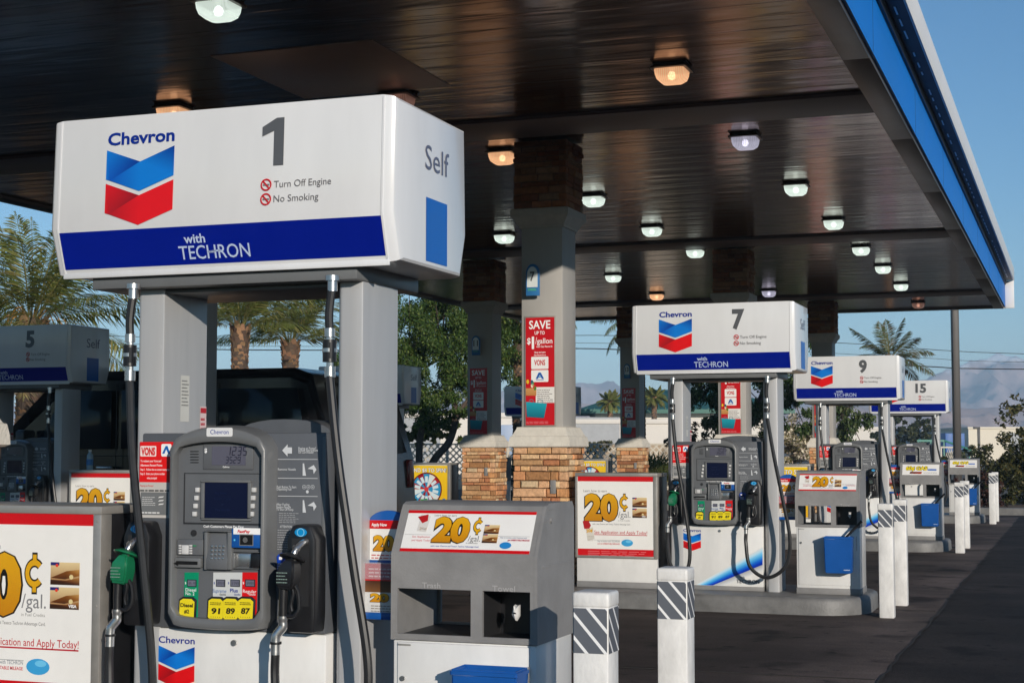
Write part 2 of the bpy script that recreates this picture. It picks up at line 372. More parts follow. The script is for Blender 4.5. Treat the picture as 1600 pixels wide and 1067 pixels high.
def instructions(root):
    a = Art(); wt = lin(205, 208, 212)
    P = lambda u, v: B(u, v)
    def box(u0, v0, u1, v1): p, q = P(u0, v0), P(u1, v1); return p[0], q[1], q[0], p[1]
    c = P(637, 137); r = .022
    a.poly([(c[0] - r, c[1]), (c[0], c[1] + r), (c[0], c[1] - r)], wt, 2); a.rect(c[0], c[1] - r * .5, c[0] + r * .8, c[1] + r * .5, wt, 2)
    for v in (174, 250, 322):
        x0, z0, x1, z1 = box(598, v + 1, 757, v - 1); a.rect(x0, z0 - .001, x1, z0 + .001, wt, 2)
    for t, u, v, uw in (('Paying at Pump?', 680, 133, 70), ('Follow Instructions', 680, 141, 78), ('On Card Reader', 680, 149, 62), ('Remove Nozzle', 598, 217, 72), ('Push Button To Start', 594, 287, 78), ('Dispensing Fuel', 594, 296, 58),
                        ('After Fueling', 592, 357, 52), ('Replace Nozzle', 592, 367, 58), ('To Shut Off Pump', 592, 377, 68), ('ATTENTION', 606, 446, 48)):
        p = P(u, v); q = P(u + uw, v); a.text(t, p[0], p[1], .0085, wt, 2, w=q[0] - p[0], bold=.012)
    for v in (238, 385):                                           # nozzle pictograms
        p = P(697, v); s = .055
        a.poly([(p[0], p[1]), (p[0] + s * .25, p[1]), (p[0] + s * .1, p[1] + s * .8), (p[0], p[1] + s * .8)], wt, 2)
        a.poly([(p[0] + s * .35, p[1] + s * .45), (p[0] + s * .8, p[1] + s * .7), (p[0] + s * 1.0, p[1] + s * .4), (p[0] + s * .8, p[1] + s * .12), (p[0] + s * .75, p[1] + s * .4)], wt, 2)
    for k in range(3):
        p = P(694 + k * 17, 292); a.ring(p[0] + .009, p[1] + .008, .006, .0075, wt, 2, 12); a.disc(p[0] + .009, p[1] + .008, .0022, wt, 2, 8)
    p = P(716, 302); a.disc(p[0], p[1], .006, wt, 2, 10)
    x0, z0, x1, z1 = box(592, 430, 690, 388); a.lines(x0 + .01, z0, x1 - .005, z1, 6, lin(170, 172, 176), 2, .3, 7)
    x0, z0, x1, z1 = box(596, 540, 650, 455); a.lines(x0, z0, x1, z1, 9, lin(170, 172, 176), 2, .3, 8)
    x0, z0, x1, z1 = box(590, 600, 660, 552); xm, zm = (x0 + x1) / 2, (z0 + z1) / 2
    a.disc(xm - .002, zm + .008, .03, lin(10, 62, 170), 2, 18, ry=.020); a.rect(xm - .03, zm - .035, xm + .02, zm, lin(10, 62, 170), 2)
    a.rect(xm - .022, zm + .002, xm - .008, zm + .012, W_, 3); a.lines(xm - .027, zm - .03, xm + .01, zm - .006, 3, W_, 3, .4, 9)
    a.build('instruction_print', root, front(-.2155))

def fascia_parts(root, cp, price='12.35', vol='3.529'):
    yp = -.2645
    def bx(m, u0, v0, u1, v1, d, bev=.003, d0=0): p, q = Q(u0, v0), Q(u1, v1); return m.box((min(p[0], q[0]), yp - d, q[1]), (max(p[0], q[0]), yp + .002 - d0, p[1]), bev)
    def frame(m, u0, v0, u1, v1, t, d):
        for a in ((u0, v0, u1, v0 + t), (u0, v1 - t, u1, v1), (u0, v0 + t, u0 + t, v1 - t), (u1 - t, v0 + t, u1, v1 - t)): bx(m, *a, d, .0015)
    # sale display
    m = MB(); bx(m, 302, 112, 500, 214, .006); d = m.build('sale_display', M_panel, cp)
    m = MB(); p, q = Q(338, 120), Q(472, 196); m.box((p[0], yp - .0075, q[1]), (q[0], yp - .004, p[1])); m.build('lcd', M_lcd, d)
    a = Art(); ink = lin(28, 28, 48)
    p = Q(396, 157); Art().segs(price.replace('.', ''), p[0], p[1], .0325, ink, 2).build('sale_digits', d, front(yp - .0068))
    p = Q(392, 188); Art().segs(vol[0] + vol[2:], p[0], p[1], .024, ink, 2).build('volume_digits', d, front(yp - .0068))
    p = Q(309, 146); a.text('$', p[0], p[1], .016, W_, 2, bold=.03)
    p = Q(382, 206); a.text('Gallons', p[0], p[1], .006, W_, 2, w=.027)
    a.build('display_print', d, front(yp - .0068))
    m = MB()
    for k in range(5): bx(m, 248, 139 + k * 11, 281, 143 + k * 11, .003, .001)
    for k in range(6): bx(m, 528, 135 + k * 11, 548, 138 + k * 11, .002, .0006)
    m.build('speaker_slots', M_dark, cp)
    # screen
    m = MB(); frame(m, 295, 255, 493, 418, 11, .010); sc = m.build('screen', M_fasc, cp)
    p, q = Q(305, 264), Q(482, 409); MB().box((p[0], yp - .005, q[1]), (q[0], yp, p[1])).build('glass', M_lens, sc)
    a = Art()
    for i, (t, u) in enumerate((('Pay Here', 350), ('Insert Card', 348), ('or', 375), ('Pay Inside', 352))):
        p = Q(u, 312 + i * 22); a.text(t, p[0], p[1], .008, lin(14, 28, 70), 2, w=.012 * len(t) * .5, bold=0)
    a.build('screen_text', sc, front(yp - .0055))
    for side in ((271, 286), (496, 512)):
        for k in range(4):
            o = -4 * k if side[0] < 300 else -3 * k
            m = MB(); bx(m, side[0] + o, 285 + 32 * k, side[1] + o, 304 + 32 * k, .009, .002); m.build('soft_key', mat('key_white', (.6, .6, .6), .4), cp)
    # housings
    m = MB(); frame(m, 222, 228, 552, 432, 2.5, .0015); m.build('panel_seam', M_dark, cp)
    m = MB(); bx(m, 200, 490, 304, 556, .012, .004); r = m.build('card_reader', M_panel, cp)
    m = MB()
    for c, (ua, ub) in enumerate(((209, 219), (222, 248), (251, 262))):
        if c == 1: p, q = Q(ua, 514), Q(ub, 551); m.box((p[0], yp - .0155, q[1]), (q[0], yp - .011, p[1]), .001)
        else:
            for k in range(4): p, q = Q(ua, 513 + 10 * k), Q(ub, 520 + 10 * k); m.box((p[0], yp - .0155, q[1]), (q[0], yp - .011, p[1]), .001)
    m.build('reader_keys', mat('key_white', (.6, .6, .6), .4), r)
    p, q = Q(266, 525), Q(288, 510); Art().text('EMV', p[0], p[1] + .004, .006, lin(20, 150, 90), 2).build('reader_print', r, front(yp - .0125))
    m = MB(); bx(m, 195, 562, 300, 606, .022, .006); s_ = m.build('card_slot', M_fasc, cp)
    a = Art(); p, q = Q(205, 590), Q(290, 580); a.rect(p[0], p[1], q[0], q[1] + .001, BLK, 1); a.poly([(p[0] - .012, p[1] + .003), (p[0] + .008, p[1] + .012), (p[0] + .008, p[1] - .006)], BLK, 1); a.build('slot_arrow', s_, front(yp - .0222))
    m = MB(); p = Q(262, 467); m.cyl((p[0], yp + .002, p[1]), (p[0], yp - .004, p[1]), .0115, 18); m.build('scanner_eye', M_dark, cp)
    # keypad in its sloping recess
    m = MB(); bx(m, 316, 455, 425, 462, .028, .003); bx(m, 316, 462, 326, 612, .024, .003); bx(m, 408, 462, 424, 612, .024, .003); kh = m.build('keypad_recess', M_fasc, cp)
    m = MB(); p, q = Q(326, 455), Q(408, 612)
    m.prism([(yp, p[1]), (yp - .004, p[1]), (yp - .026, q[1] + .03), (yp - .026, q[1]), (yp, q[1])], p[0], q[0], 'x', .002); kb = m.build('keypad_base', M_panel, kh)
    m = MB()
    for r_ in range(4):
        for c in range(4):
            p = Q(346 + c * 15, 520 + r_ * 16); m.box((p[0] - .0048, yp - .0215 - .0012 * r_, p[1] - .0045), (p[0] + .0048, yp - .008, p[1] + .0045), .0015)
    m.build('keys', M_steel, kb)
    # tap reader
    m = MB(); bx(m, 426, 447, 548, 527, .026, .004); t = m.build('tap_reader', M_blue, cp)
    a = Art(); p, q = Q(435, 470), Q(548, 447); a.rect(p[0], p[1], q[0], q[1], W_, 1); a.text('FastPay', p[0] + .017, p[1] + .005, .011, lin(205, 15, 30), 2, w=.05, bold=.04, slant=.2)
    p, q = Q(462, 512), Q(512, 474); a.rect(p[0] - .003, p[1] - .003, q[0] + .003, q[1] + .003, lin(120, 120, 120), 1); a.rect(p[0], p[1], q[0], q[1], BLK, 2)
    for k in range(3): a.ring((p[0] + q[0]) / 2 - .004, (p[1] + q[1]) / 2, .002 + .003 * k, .003 + .003 * k, lin(160, 160, 160), 3, 12)
    p = Q(440, 493); a.disc(p[0], p[1], .004, lin(90, 190, 240), 2, 10); a.build('tap_print', t, front(yp - .0262))
    m = MB(); frame(m, 424, 538, 548, 612, 7, .014); rp = m.build('receipt_slot', M_fasc, cp)
    m = MB(); bx(m, 432, 548, 492, 602, .004, .002); m.build('receipt_flap', M_steel, rp)
    m = MB(); bx(m, 498, 546, 546, 606, .022, .006); m.build('receipt_hood', M_blackp, rp)
    # printed lower panel
    a = Art()
    p = Q(302, 441); q = Q(463, 434); a.text('Cash Customers Please Pay First', p[0], p[1] - .003, .0085, W_, 2, w=q[0] - p[0], bold=.02)
    a.build('notice_line', cp, front(yp - .0015)); a = Art()
    cols = ((226, 283, lin(0, 140, 100)), (341, 398, lin(205, 208, 208)), (398, 457, lin(205, 208, 208)), (457, 518, lin(216, 16, 22)))
    tops, bots = 624, 815
    for i, (u0, u1, c) in enumerate(cols):
        p, q = Q(u0, tops), Q(u1, tops); r_, s2 = Q(u0 - 4, bots), Q(u1 - 4, bots); a.poly([(p[0], p[1]), (r_[0], r_[1]), (s2[0], s2[1]), (q[0], q[1])], c, 1)
        x0, x1 = p[0], q[0]; wd = x1 - x0; z = Q(u0, 668)[1]
        a.rect(x0 + .2 * wd, z - .011, x0 + .86 * wd, z + .015, lin(40, 42, 50), 2); a.rect(x0 + .26 * wd, z - .008, x0 + .8 * wd, z + .012, lin(110, 112, 128), 3)
        a.segs(('3519', '3959', '3749', '3499')[i], x0 + .30 * wd, z - .004, .011, ink, 4, .1)
        a.text('$', x0 + .04 * wd, z - .002, .008, W_ if i in (0, 3) else lin(40, 60, 150), 2); a.build('price_strip', cp, front(yp - .0015)); a = Art()
    def T(t, u, v, h, uw, c, **k): p = Q(u, v); q = Q(u + uw, v); a.text(t, p[0], p[1], h, c, 3, w=q[0] - p[0], **k)
    def N(): nonlocal a; a.build('product_name', cp, front(yp - .0015)); a = Art()
    T('Diesel', 231, 699, .0115, 42, W_, bold=.005); T('No. 2', 231, 714, .0115, 35, W_, bold=.005); N()
    for nm, u, v, h, uw, c, kw, ug, cg in (('Supreme', 338, 704, .0135, 55, lin(70, 110, 170), dict(bold=0, slant=.2), 366, lin(60, 60, 70)), ('Plus', 409, 703, .0135, 31, lin(30, 60, 150), dict(bold=.02), 424, lin(30, 60, 150)), ('Regular', 460, 705, .0115, 54, W_, dict(bold=.005), 484, W_)):
        T(nm, u, v, h, uw, c, **kw); T('Gasoline', ug, 715, .0065, 26, cg, slant=.25); N()
    for u in (242, 353, 412, 471): p, q = Q(u, 727), Q(u + 22, 723); a.rect(p[0], p[1], q[0], q[1], lin(50, 48, 48), 3); a.build('grade_slot', cp, front(yp - .0015)); a = Art()
    for i, (u, t) in enumerate(((239, 'D'), (354, '91'), (413, '89'), (473, '87'))):
        p = Q(u, 771); w2, h2 = .0375, .045
        a = Art()
        def shield(k, c, l): a.poly([(p[0] - w2 * k, p[1] - h2 * k * .75), (p[0] - w2 * k * .92, p[1] + h2 * k * .8), (p[0] - w2 * k * .5, p[1] + h2 * k), (p[0] + w2 * k * .6, p[1] + h2 * k), (p[0] + w2 * k, p[1] + h2 * k * .75), (p[0] + w2 * k * .92, p[1] - h2 * k * .8), (p[0] + w2 * k * .5, p[1] - h2 * k), (p[0] - w2 * k * .6, p[1] - h2 * k)], c, l)
        m = MB(); m.prism([(p[0] + x, p[1] + z) for x, z in ((-w2, -.034), (-w2 * .92, .036), (-w2 * .5, .045), (w2 * .6, .045), (w2, .034), (w2 * .92, -.036), (w2 * .5, -.045), (-w2 * .6, -.045))], yp - .008, yp, 'y', .002)
        bt = m.build('grade_button', M_blackp, cp)
        shield(.84, lin(235, 215, 35), 1)
        if t == 'D': a.text('Diesel', p[0], p[1] + .008, .014, BLK, 2, w=.052, al='C', bold=.03); a.text('#2', p[0], p[1] - .014, .014, BLK, 2, al='C', bold=.03)
        else: a.text(t, p[0], p[1] - .016, .021, BLK, 2, w=.036, al='C', bold=.04, slant=.1); a.lines(p[0] - .022, p[1] + .016, p[0] + .022, p[1] + .028, 2, lin(90, 80, 20), 2, .5, i)
        for k in range(5): a.disc(p[0] - .018 + .009 * k, p[1] - .027, .0016, lin(90, 80, 20), 2, 6)
        a.build('grade_label', bt, front(yp - .0086))

def make_pump(num, label, lod=0):
    root = thing('fuel_pump', label, 'fuel pump', (0, 0, 0), 'fuel pumps on the forecourt islands')
    add_sign(root, num)
    m = MB(); m.box((-.565, -.275, 1.791), (.53, .275, 1.846), .006); m.box((-.372, -.2, 1.775), (.385, .2, 1.79), .003); m.build('sign_tray', M_fasc, root)
    m = MB(); m.box((-.374, -.205, .035), (.386, .205, .542), .006); cab = m.build('lower_cabinet', M_white, root)
    MB().box((-.3745, -.195, 0), (.3865, .195, .036), .003).build('plinth', M_binG, root)
    m = MB(); m.box((-.374, -.214, .545), (.386, .214, 1.255), .006); m.build('upper_housing', M_grey, root)
    m = MB(); m.prism([(.18 + .19 * math.cos(R(a)), 1.255 + .05 * math.sin(R(a))) for a in range(0, 181, 15)], -.15, .15, 'y'); m.build('rear_hood', M_grey, root)
    m = MB(); m.box((.372, -.2175, .60), (.385, -.212, 1.24), .002); m.build('edge_hinge', M_fasc, root)
    m = MB(); m.cyl((.02, -.204, .50), (.02, -.213, .50), .011, 14); lk = m.build('lock', M_steel, cab)
    for x0, x1, s in ((-.445, -.292, 1), (.3875, .523, -1)):
        m = MB(); wp = x1 - x0
        n = [(x0, -.12), (x0 + .012, -.145), (x0 + .030, -.182), (x0 + .040, -.198), (x0 + .047, -.204), (x0 + .054, -.2045), (x1 - .008, -.2065), (x1 - .002, -.2045), (x1, -.199)]
        n += [(x1, .055), (x1 - .003, .058), (x1 - .003, .10), (x0, .10)]
        m.prism(n, 0, 1.79, 'z'); p = m.build('post', M_alu, root, 40)
        if s == 1:
            mp = lambda u, v, l: (-.2918 + .0008 * l, u, v)
            a = Art().rect(-.09, 1.30, -.028, 1.475, lin(205, 205, 200), 1); a.lines(-.083, 1.36, -.035, 1.465, 8, lin(120, 120, 120), 2, .35, 3); a.build('inspection_sticker', p, mp)
            a = Art().rect(.052, 1.24, .098, 1.36, lin(225, 200, 200), 1); a.rect(.054, 1.335, .096, 1.355, lin(190, 30, 40), 2); a.lines(.056, 1.25, .094, 1.325, 4, lin(190, 60, 70), 2, .5, 4); a.build('warning_sticker', p, mp)
    # cabinet print: brand mark and blue sweep
    a = Art(); c0 = loc(246, 1027, 5.0); x = -.295; wd = .152
    a.text('Chevron', x, .488, .024, lin(0, 38, 140), 2, w=wd, bold=.015); a.emblem(x, .478, wd, 2)
    sky1, sky2, wh = lin(0, 60, 190), lin(120, 200, 245), lin(222, 224, 226)
    U0, U1, L0, L1 = (-.19, .040), (.384, .37), (-.045, .040), (.384, .225); stops = (wh, lin(190, 225, 242), sky2, lin(70, 165, 230), lin(25, 110, 215), sky1, lin(0, 40, 160))
    for k in range(6):                                              # blue sweep across the cabinet's lower corner
        f0, f1 = k / 6, (k + 1) / 6; mixp = lambda p, q, f: (p[0] + (q[0] - p[0]) * f, p[1] + (q[1] - p[1]) * f)
        a.poly([mixp(U0, L0, f0), mixp(U0, L0, f1), mixp(U1, L1, f1), mixp(U1, L1, f0)], [stops[k], stops[k + 1], stops[k + 1], stops[k]], 1)
    a.poly([L0, (.05, .040), (.384, .175), L1], [lin(170, 172, 178), wh, wh, lin(170, 172, 178)], 1.6)
    a.text('with', .185, .105, .018, lin(60, 66, 80), 3, w=.045); a.text('TECHRON', .160, .066, .030, lin(60, 66, 80), 3, w=.195, bold=.02)
    a.build('cabinet_print', cab, front(-.2055))
    fascia_new(root)
    vons_sticker(root); instructions(root)
    a = nozzle(root, .332, M_blackp, None)
    b = nozzle(root, -.338, M_green, 'green diesel nozzle')
    # hoses: from the sign tray down, loop, back up to the nozzle
    for side, top, pts, end in ((1, (.459, 1.79), [(.468, -.35, 1.42), (.52, -.385, 1.14), (.59, -.41, .80), (.652, -.42, .45), (.61, -.42, .23), (.46, -.42, .135), (.32, -.42, .22)], a),
                                (-1, (-.351, 1.79), [(-.345, -.345, 1.42), (-.31, -.37, 1.14), (-.25, -.39, .80), (-.20, -.40, .45), (-.20, -.40, .24), (-.26, -.40, .135), (-.36, -.40, .22)], b)):
        x, z = top
        hp = spline([(x + .004, -.33, z - .02), (x - .004, -.338, 1.67), (x, -.34, 1.60)], 4)
        m = MB(); m.tube(hp, .0155, 10)
        m.tube(spline([(x + .003, -.342, 1.46)] + pts + [(end[0], end[1], .40), end], 8), .0155, 10)
        h = m.build('hose', M_rubber, root)
        c = MB(); c.cyl((x + .004, -.33, 1.80), (x + .004, -.33, 1.745), .018, 12); c.cyl((x + .004, -.33, 1.80), (x + .004, -.33, 1.782), .026, 12); c.build('hose_coupling', M_steel, h); c = MB()
        c.cyl((x, -.34, 1.615), (x, -.34, 1.585), .019, 12); c.cyl((x, -.34, 1.585), (x, -.34, 1.568), .013, 10); c.cyl((x, -.34, 1.545), (x, -.34, 1.532), .0265, 14)
        c.build('hose_coupling', M_steel, h); c = MB()
        c.cyl((x + .002, -.341, 1.497), (x + .002, -.341, 1.48), .013, 10); c.cyl((x + .003, -.342, 1.482), (x + .003, -.342, 1.445), .0195, 12)
        c.build('hose_coupling', M_steel, h)
        c = MB(); c.cyl((x, -.34, 1.575), (x, -.34, 1.498), .0245, 14); c.cyl((x + .012, -.352, 1.565), (x + .012, -.352, 1.51), .012, 8); c.build('breakaway_valve', M_blackp, h)
    return root
def fascia_new(root):
    def outline(i, zb=.548, zs=1.20, za=1.285, cx=-.007, hw=.199):
        p = []; n = 16; hw -= i * .66; i2 = i * 1.5; f = i / .029; zs = 1.228 - .032 * f; za = 1.283 - .060 * f
        for k in range(n + 1):
            t = -1 + 2 * k / n; e = max(0, abs(t) - .80) / .2
            p.append((cx + t * hw, zb + i2 + .010 * t * t + .035 * (1 - math.sqrt(max(0, 1 - e * e)))))
        for k in range(n + 1):
            t = 1 - 2 * k / n; p.append((cx + t * hw, zs + (za - zs) * (1 - abs(t) ** 2.4) - (.03 * max(0, abs(t) - .9) / .1) ** 1.0 * (1 if abs(t) > .9 else 0) * .8))
        return p
    L = lambda i, y: [(x, y, z) for x, z in outline(i)]
    b = MB(); b.loft([L(0, -.2), L(.003, -.280), L(.006, -.297), L(.012, -.302), L(.025, -.302), L(.029, -.297), L(.029, -.262)], cap=False)
    bz = b.build('bezel', M_fasc, root, 40)
    pts = L(.0285, -.2645); cp = raw('control_panel', pts, [tuple(range(len(pts)))], M_panel, root)
    p, q = loc(323, 682, 4.918), loc(364, 668, 4.918)
    a = Art().rrect(p[0], p[1], q[0], q[1], .006, lin(225, 225, 225), 1); a.text('Chevron', (p[0] + q[0]) / 2, p[1] + .009, .016, lin(0, 50, 150), 2, w=(q[0] - p[0]) * .7, al='C', bold=.005)
    a.build('brand_badge', bz, front(-.3022))
    fascia_parts(root, cp)
# ================================================================ POSTER BOARDS
def K(u, v): return loc(880 + .2811 * u, 660 + .2811 * v, 13.05)    # board poster, measured on the second island
BCX = -.865
def card(a, u0, v0, u1, v1, l=2):
    h = v1 - v0; wd = u1 - u0
    a.rect(u0, v0, u1, v1, lin(150, 95, 50), l, lin(225, 200, 150))
    a.poly([(u0, v0 + .30 * h), (u0 + .55 * wd, v0 + .62 * h), (u1, v0 + .70 * h), (u1, v0 + .42 * h), (u0 + .5 * wd, v0 + .25 * h)], [lin(90, 45, 15), lin(130, 75, 25), lin(200, 150, 80), lin(150, 95, 40), lin(70, 35, 15)], l + .3)
    a.poly([(u0, v0), (u1, v0), (u1, v0 + .34 * h), (u0 + .55 * wd, v0 + .2 * h), (u0, v0 + .22 * h)], [lin(50, 28, 14), lin(60, 32, 16), lin(175, 120, 60), lin(110, 60, 25), lin(60, 34, 18)], l + .5)
    a.disc(u0 + .72 * wd, v0 + .36 * h, .07 * wd, lin(225, 205, 150), l + .7, 12); a.rect(u0, v0 + .86 * h, u0 + .3 * wd, v1, lin(40, 40, 110), l + .6)
    a.disc(u0 + .22 * wd, v0 + .86 * h, .05 * wd, lin(230, 60, 40), l + .8, 10)
def coin_text(a, u0, v0, h, wd, l=2):                              # big gold "20" with a dark outline
    a.text('20', u0, v0, h, BLK, l, w=wd, bold=.09)
    a.text('20', u0 + wd * .025, v0 + h * .025, h * .955, GOLD, l + .8, w=wd * .95, bold=.055, c2=GOLD2)
def cent(a, u0, v0, h, wd, l=2):                                   # cent sign drawn as a heavy C with two short bars
    cx, cy = u0 + wd * .5, v0 + h * .5
    for e, c, la in ((.0, BLK, l), (-.055, GOLD, l + .8)):
        ro, ri = (.5 + e), (.20 - e); n = 18; g = h * e * .9
        for k in range(n):
            t0, t1 = R(42 + 276 * k / n) , R(42 + 276 * (k + 1) / n); P = lambda r, t: (cx + r * wd * math.cos(t), cy + r * h * .74 * math.sin(t))
            a.poly([P(ri, t0), P(ro, t0), P(ro, t1), P(ri, t1)], c, la)
        bw = wd * (.13 + e * .7)
        a.rect(cx - bw, cy + h * (.27 - e), cx + bw, v0 + h + g, c, la); a.rect(cx - bw, v0 - g, cx + bw, cy - h * (.27 - e), c, la)
def poster20(parent):
    a = Art(); P = lambda u, v: (K(u, v)[0] - BCX, K(u, v)[1])
    def r(u0, v0, u1, v1, c, l=1): p, q = P(u0, v0), P(u1, v1); a.rect(p[0], q[1], q[0], p[1], c, l)
    x0, x1 = -.345, .330
    zt, z1, z2, zb = P(300, 297)[1], P(300, 327)[1], P(300, 703)[1], P(300, 750)[1]
    a.rect(x0, z1, x1, zt, RED, 1); a.rect(x0, z2, x1, z1, lin(238, 236, 232), 1); a.rect(x0, zb, x1, z2, RED, 1)
    p, q = P(115, 385), P(245, 370); a.text('Learn how to earn', p[0], p[1], .022, lin(130, 130, 132), 2, w=q[0] - p[0], bold=0)
    p, q = P(117, 548), P(311, 394); coin_text(a, p[0], p[1], q[1] - p[1], q[0] - p[0])
    p, q = P(314, 494), P(371, 394); cent(a, p[0], p[1], q[1] - p[1], q[0] - p[0])
    p, q = P(308, 527), P(376, 497); a.text('/gal.', p[0], p[1], .052, lin(125, 125, 128), 2, w=q[0] - p[0], bold=0)
    p, q = P(308, 547), P(374, 541); a.text('in Fuel Credits', p[0], p[1], .012, lin(140, 140, 140), 2, w=q[0] - p[0], bold=0)
    p, q = P(387, 470), P(467, 417); card(a, p[0], p[1], q[0], q[1]); p, q = P(387, 528), P(467, 477); card(a, p[0], p[1], q[0], q[1]); a.text('VISA', q[0] - .045, p[1] + .006, .012, W_, 4, w=.036, bold=.04)
    p, q = P(165, 566), P(376, 560); a.text('with a new Chevron and Texaco Techron Advantage Card.', p[0], p[1], .0125, lin(100, 100, 104), 2, w=q[0] - p[0], bold=0)
    p, q = P(175, 616), P(469, 599); a.text('See Application and Apply Today!', p[0], p[1], .028, lin(190, 25, 45), 2, w=q[0] - p[0], bold=.005)
    r(175, 623, 469, 625, lin(190, 25, 45), 2)
    p, q = P(193, 664), P(316, 657); a.text('Stay in motion with TECHRON', p[0], p[1] + .004, .014, lin(110, 120, 135), 2, w=q[0] - p[0], bold=0); a.text('and get UNBEATABLE MILEAGE', p[0], p[1] - .017, .0125, lin(200, 60, 75), 2, w=q[0] - p[0], bold=.02)
    r(170, 652, 318, 653, lin(180, 180, 180), 2)
    # hanging tag
    t = [P(*c) for c in ((128, 588), (168, 580), (177, 646), (138, 655))]; a.poly(t, lin(215, 210, 200), 2)
    t = [P(*c) for c in ((111, 547), (140, 538), (157, 570), (148, 588), (120, 590))]; a.poly(t, lin(178, 30, 36), 2.5)
    p = P(132, 610); a.text('20¢', p[0], p[1], .028, GOLD, 3.2, w=.058, bold=.04, rot=8); a.lines(p[0] + .01, p[1] - .07, p[0] + .07, p[1] - .02, 4, lin(170, 160, 150), 3, .3, 5)
    # blue droplet beside the strapline
    p = P(358, 668); a.disc(p[0], p[1], .052, lin(60, 160, 215), 2, 20, ry=.030); a.disc(p[0] + .012, p[1] + .012, .026, lin(110, 195, 235), 2.4, 14, ry=.012)
    p, q = P(140, 735), P(480, 712); a.lines(p[0], p[1], q[0], q[1], 3, lin(225, 120, 125), 2, .3, 6)
    a.build('poster', parent, front(-.011))
def poster_spin(parent):
    a = Art(); x0, x1, z0, z1 = -.345, .330, .27, .945; cx, cz = 0, .60
    a.rect(x0, z0, x1, z1, lin(235, 180, 25), 1, lin(245, 205, 40))
    a.text('SPEND $8 TO SPIN!', 0, .845, .062, BLK, 1.5, w=.635, al='C', bold=.05); a.text('SPEND $8 TO SPIN!', 0, .848, .057, W_, 2.4, w=.62, al='C', bold=.015)
    a.disc(cx, cz, .245, lin(120, 20, 25), 2, 36); n = 14
    for k in range(n):
        t0, t1 = 2 * math.pi * k / n, 2 * math.pi * (k + 1) / n; rr = .225; c = (lin(40, 150, 200), lin(175, 25, 35), lin(225, 225, 220), lin(40, 150, 200), lin(150, 20, 40))[k % 5]
        a.poly([(cx, cz), (cx + rr * math.cos(t0), cz + rr * math.sin(t0)), (cx + rr * math.cos((t0 + t1) / 2), cz + rr * math.sin((t0 + t1) / 2)), (cx + rr * math.cos(t1), cz + rr * math.sin(t1))], c, 2.5)
        tm = (t0 + t1) / 2; d = (math.cos(tm), math.sin(tm)); e = (-d[1] * .022, d[0] * .022)
        a.poly([(cx + d[0] * .1 - e[0], cz + d[1] * .1 - e[1]), (cx + d[0] * .19 - e[0], cz + d[1] * .19 - e[1]), (cx + d[0] * .19 + e[0], cz + d[1] * .19 + e[1]), (cx + d[0] * .1 + e[0], cz + d[1] * .1 + e[1])], lin(215, 232, 238), 3)
    a.disc(cx, cz, .035, lin(215, 60, 60), 3.5); rnd = random.Random(4)
    u = x0 + .03
    while u < x1 - .05:                                             # row of packets along the bottom
        wd = rnd.uniform(.035, .07); h = rnd.uniform(.08, .17); a.rect(u, z0 + .03, u + wd, z0 + .03 + h, rnd.choice((lin(30, 60, 60), lin(220, 225, 220), lin(60, 150, 70), lin(190, 40, 40), lin(40, 120, 180))), 4); a.rect(u + .008, z0 + .05 + h * .4, u + wd - .008, z0 + .03 + h * .8, W_, 4.4); u += wd + .008
    a.build('poster', parent, front(-.011))
def make_board(x, y, label, kind):
    t = thing('poster_board', label, 'poster board', (x, y, IZ), 'advertising cabinets on the pump islands')
    m = MB(); m.box((-.36, 0, .05), (.36, .33, .965), .008); m.build('cabinet', M_white, t)
    MB().box((-.362, .004, 0), (.362, .32, .052), .004).build('plinth', M_binG, t)
    m = MB(); m.box((.3605, .052, .052), (.366, .33, .954), .002); m.build('side_shade_panel', M_blackp, t)  # black board put in for the shaded gap beside the pump
    m = MB()
    for lo, hi in (((-.368, -.018, .955), (.368, .335, .985)), ((-.368, -.018, .255), (-.345, .05, .955)), ((.333, -.018, .255), (.368, .05, .955)), ((-.345, -.018, .255), (.333, .02, .275))): m.box(lo, hi, .003)
    for z in (.30, .62, .93): m.cyl((.352, -.018, z), (.352, -.021, z), .004, 8)
    m.build('frame', M_frame, t)
    MB().box((-.345, -.010, .27), (.333, .004, .955)).build('backing', M_white, t)
    (poster20 if kind == 20 else poster_spin)(t)
    return t

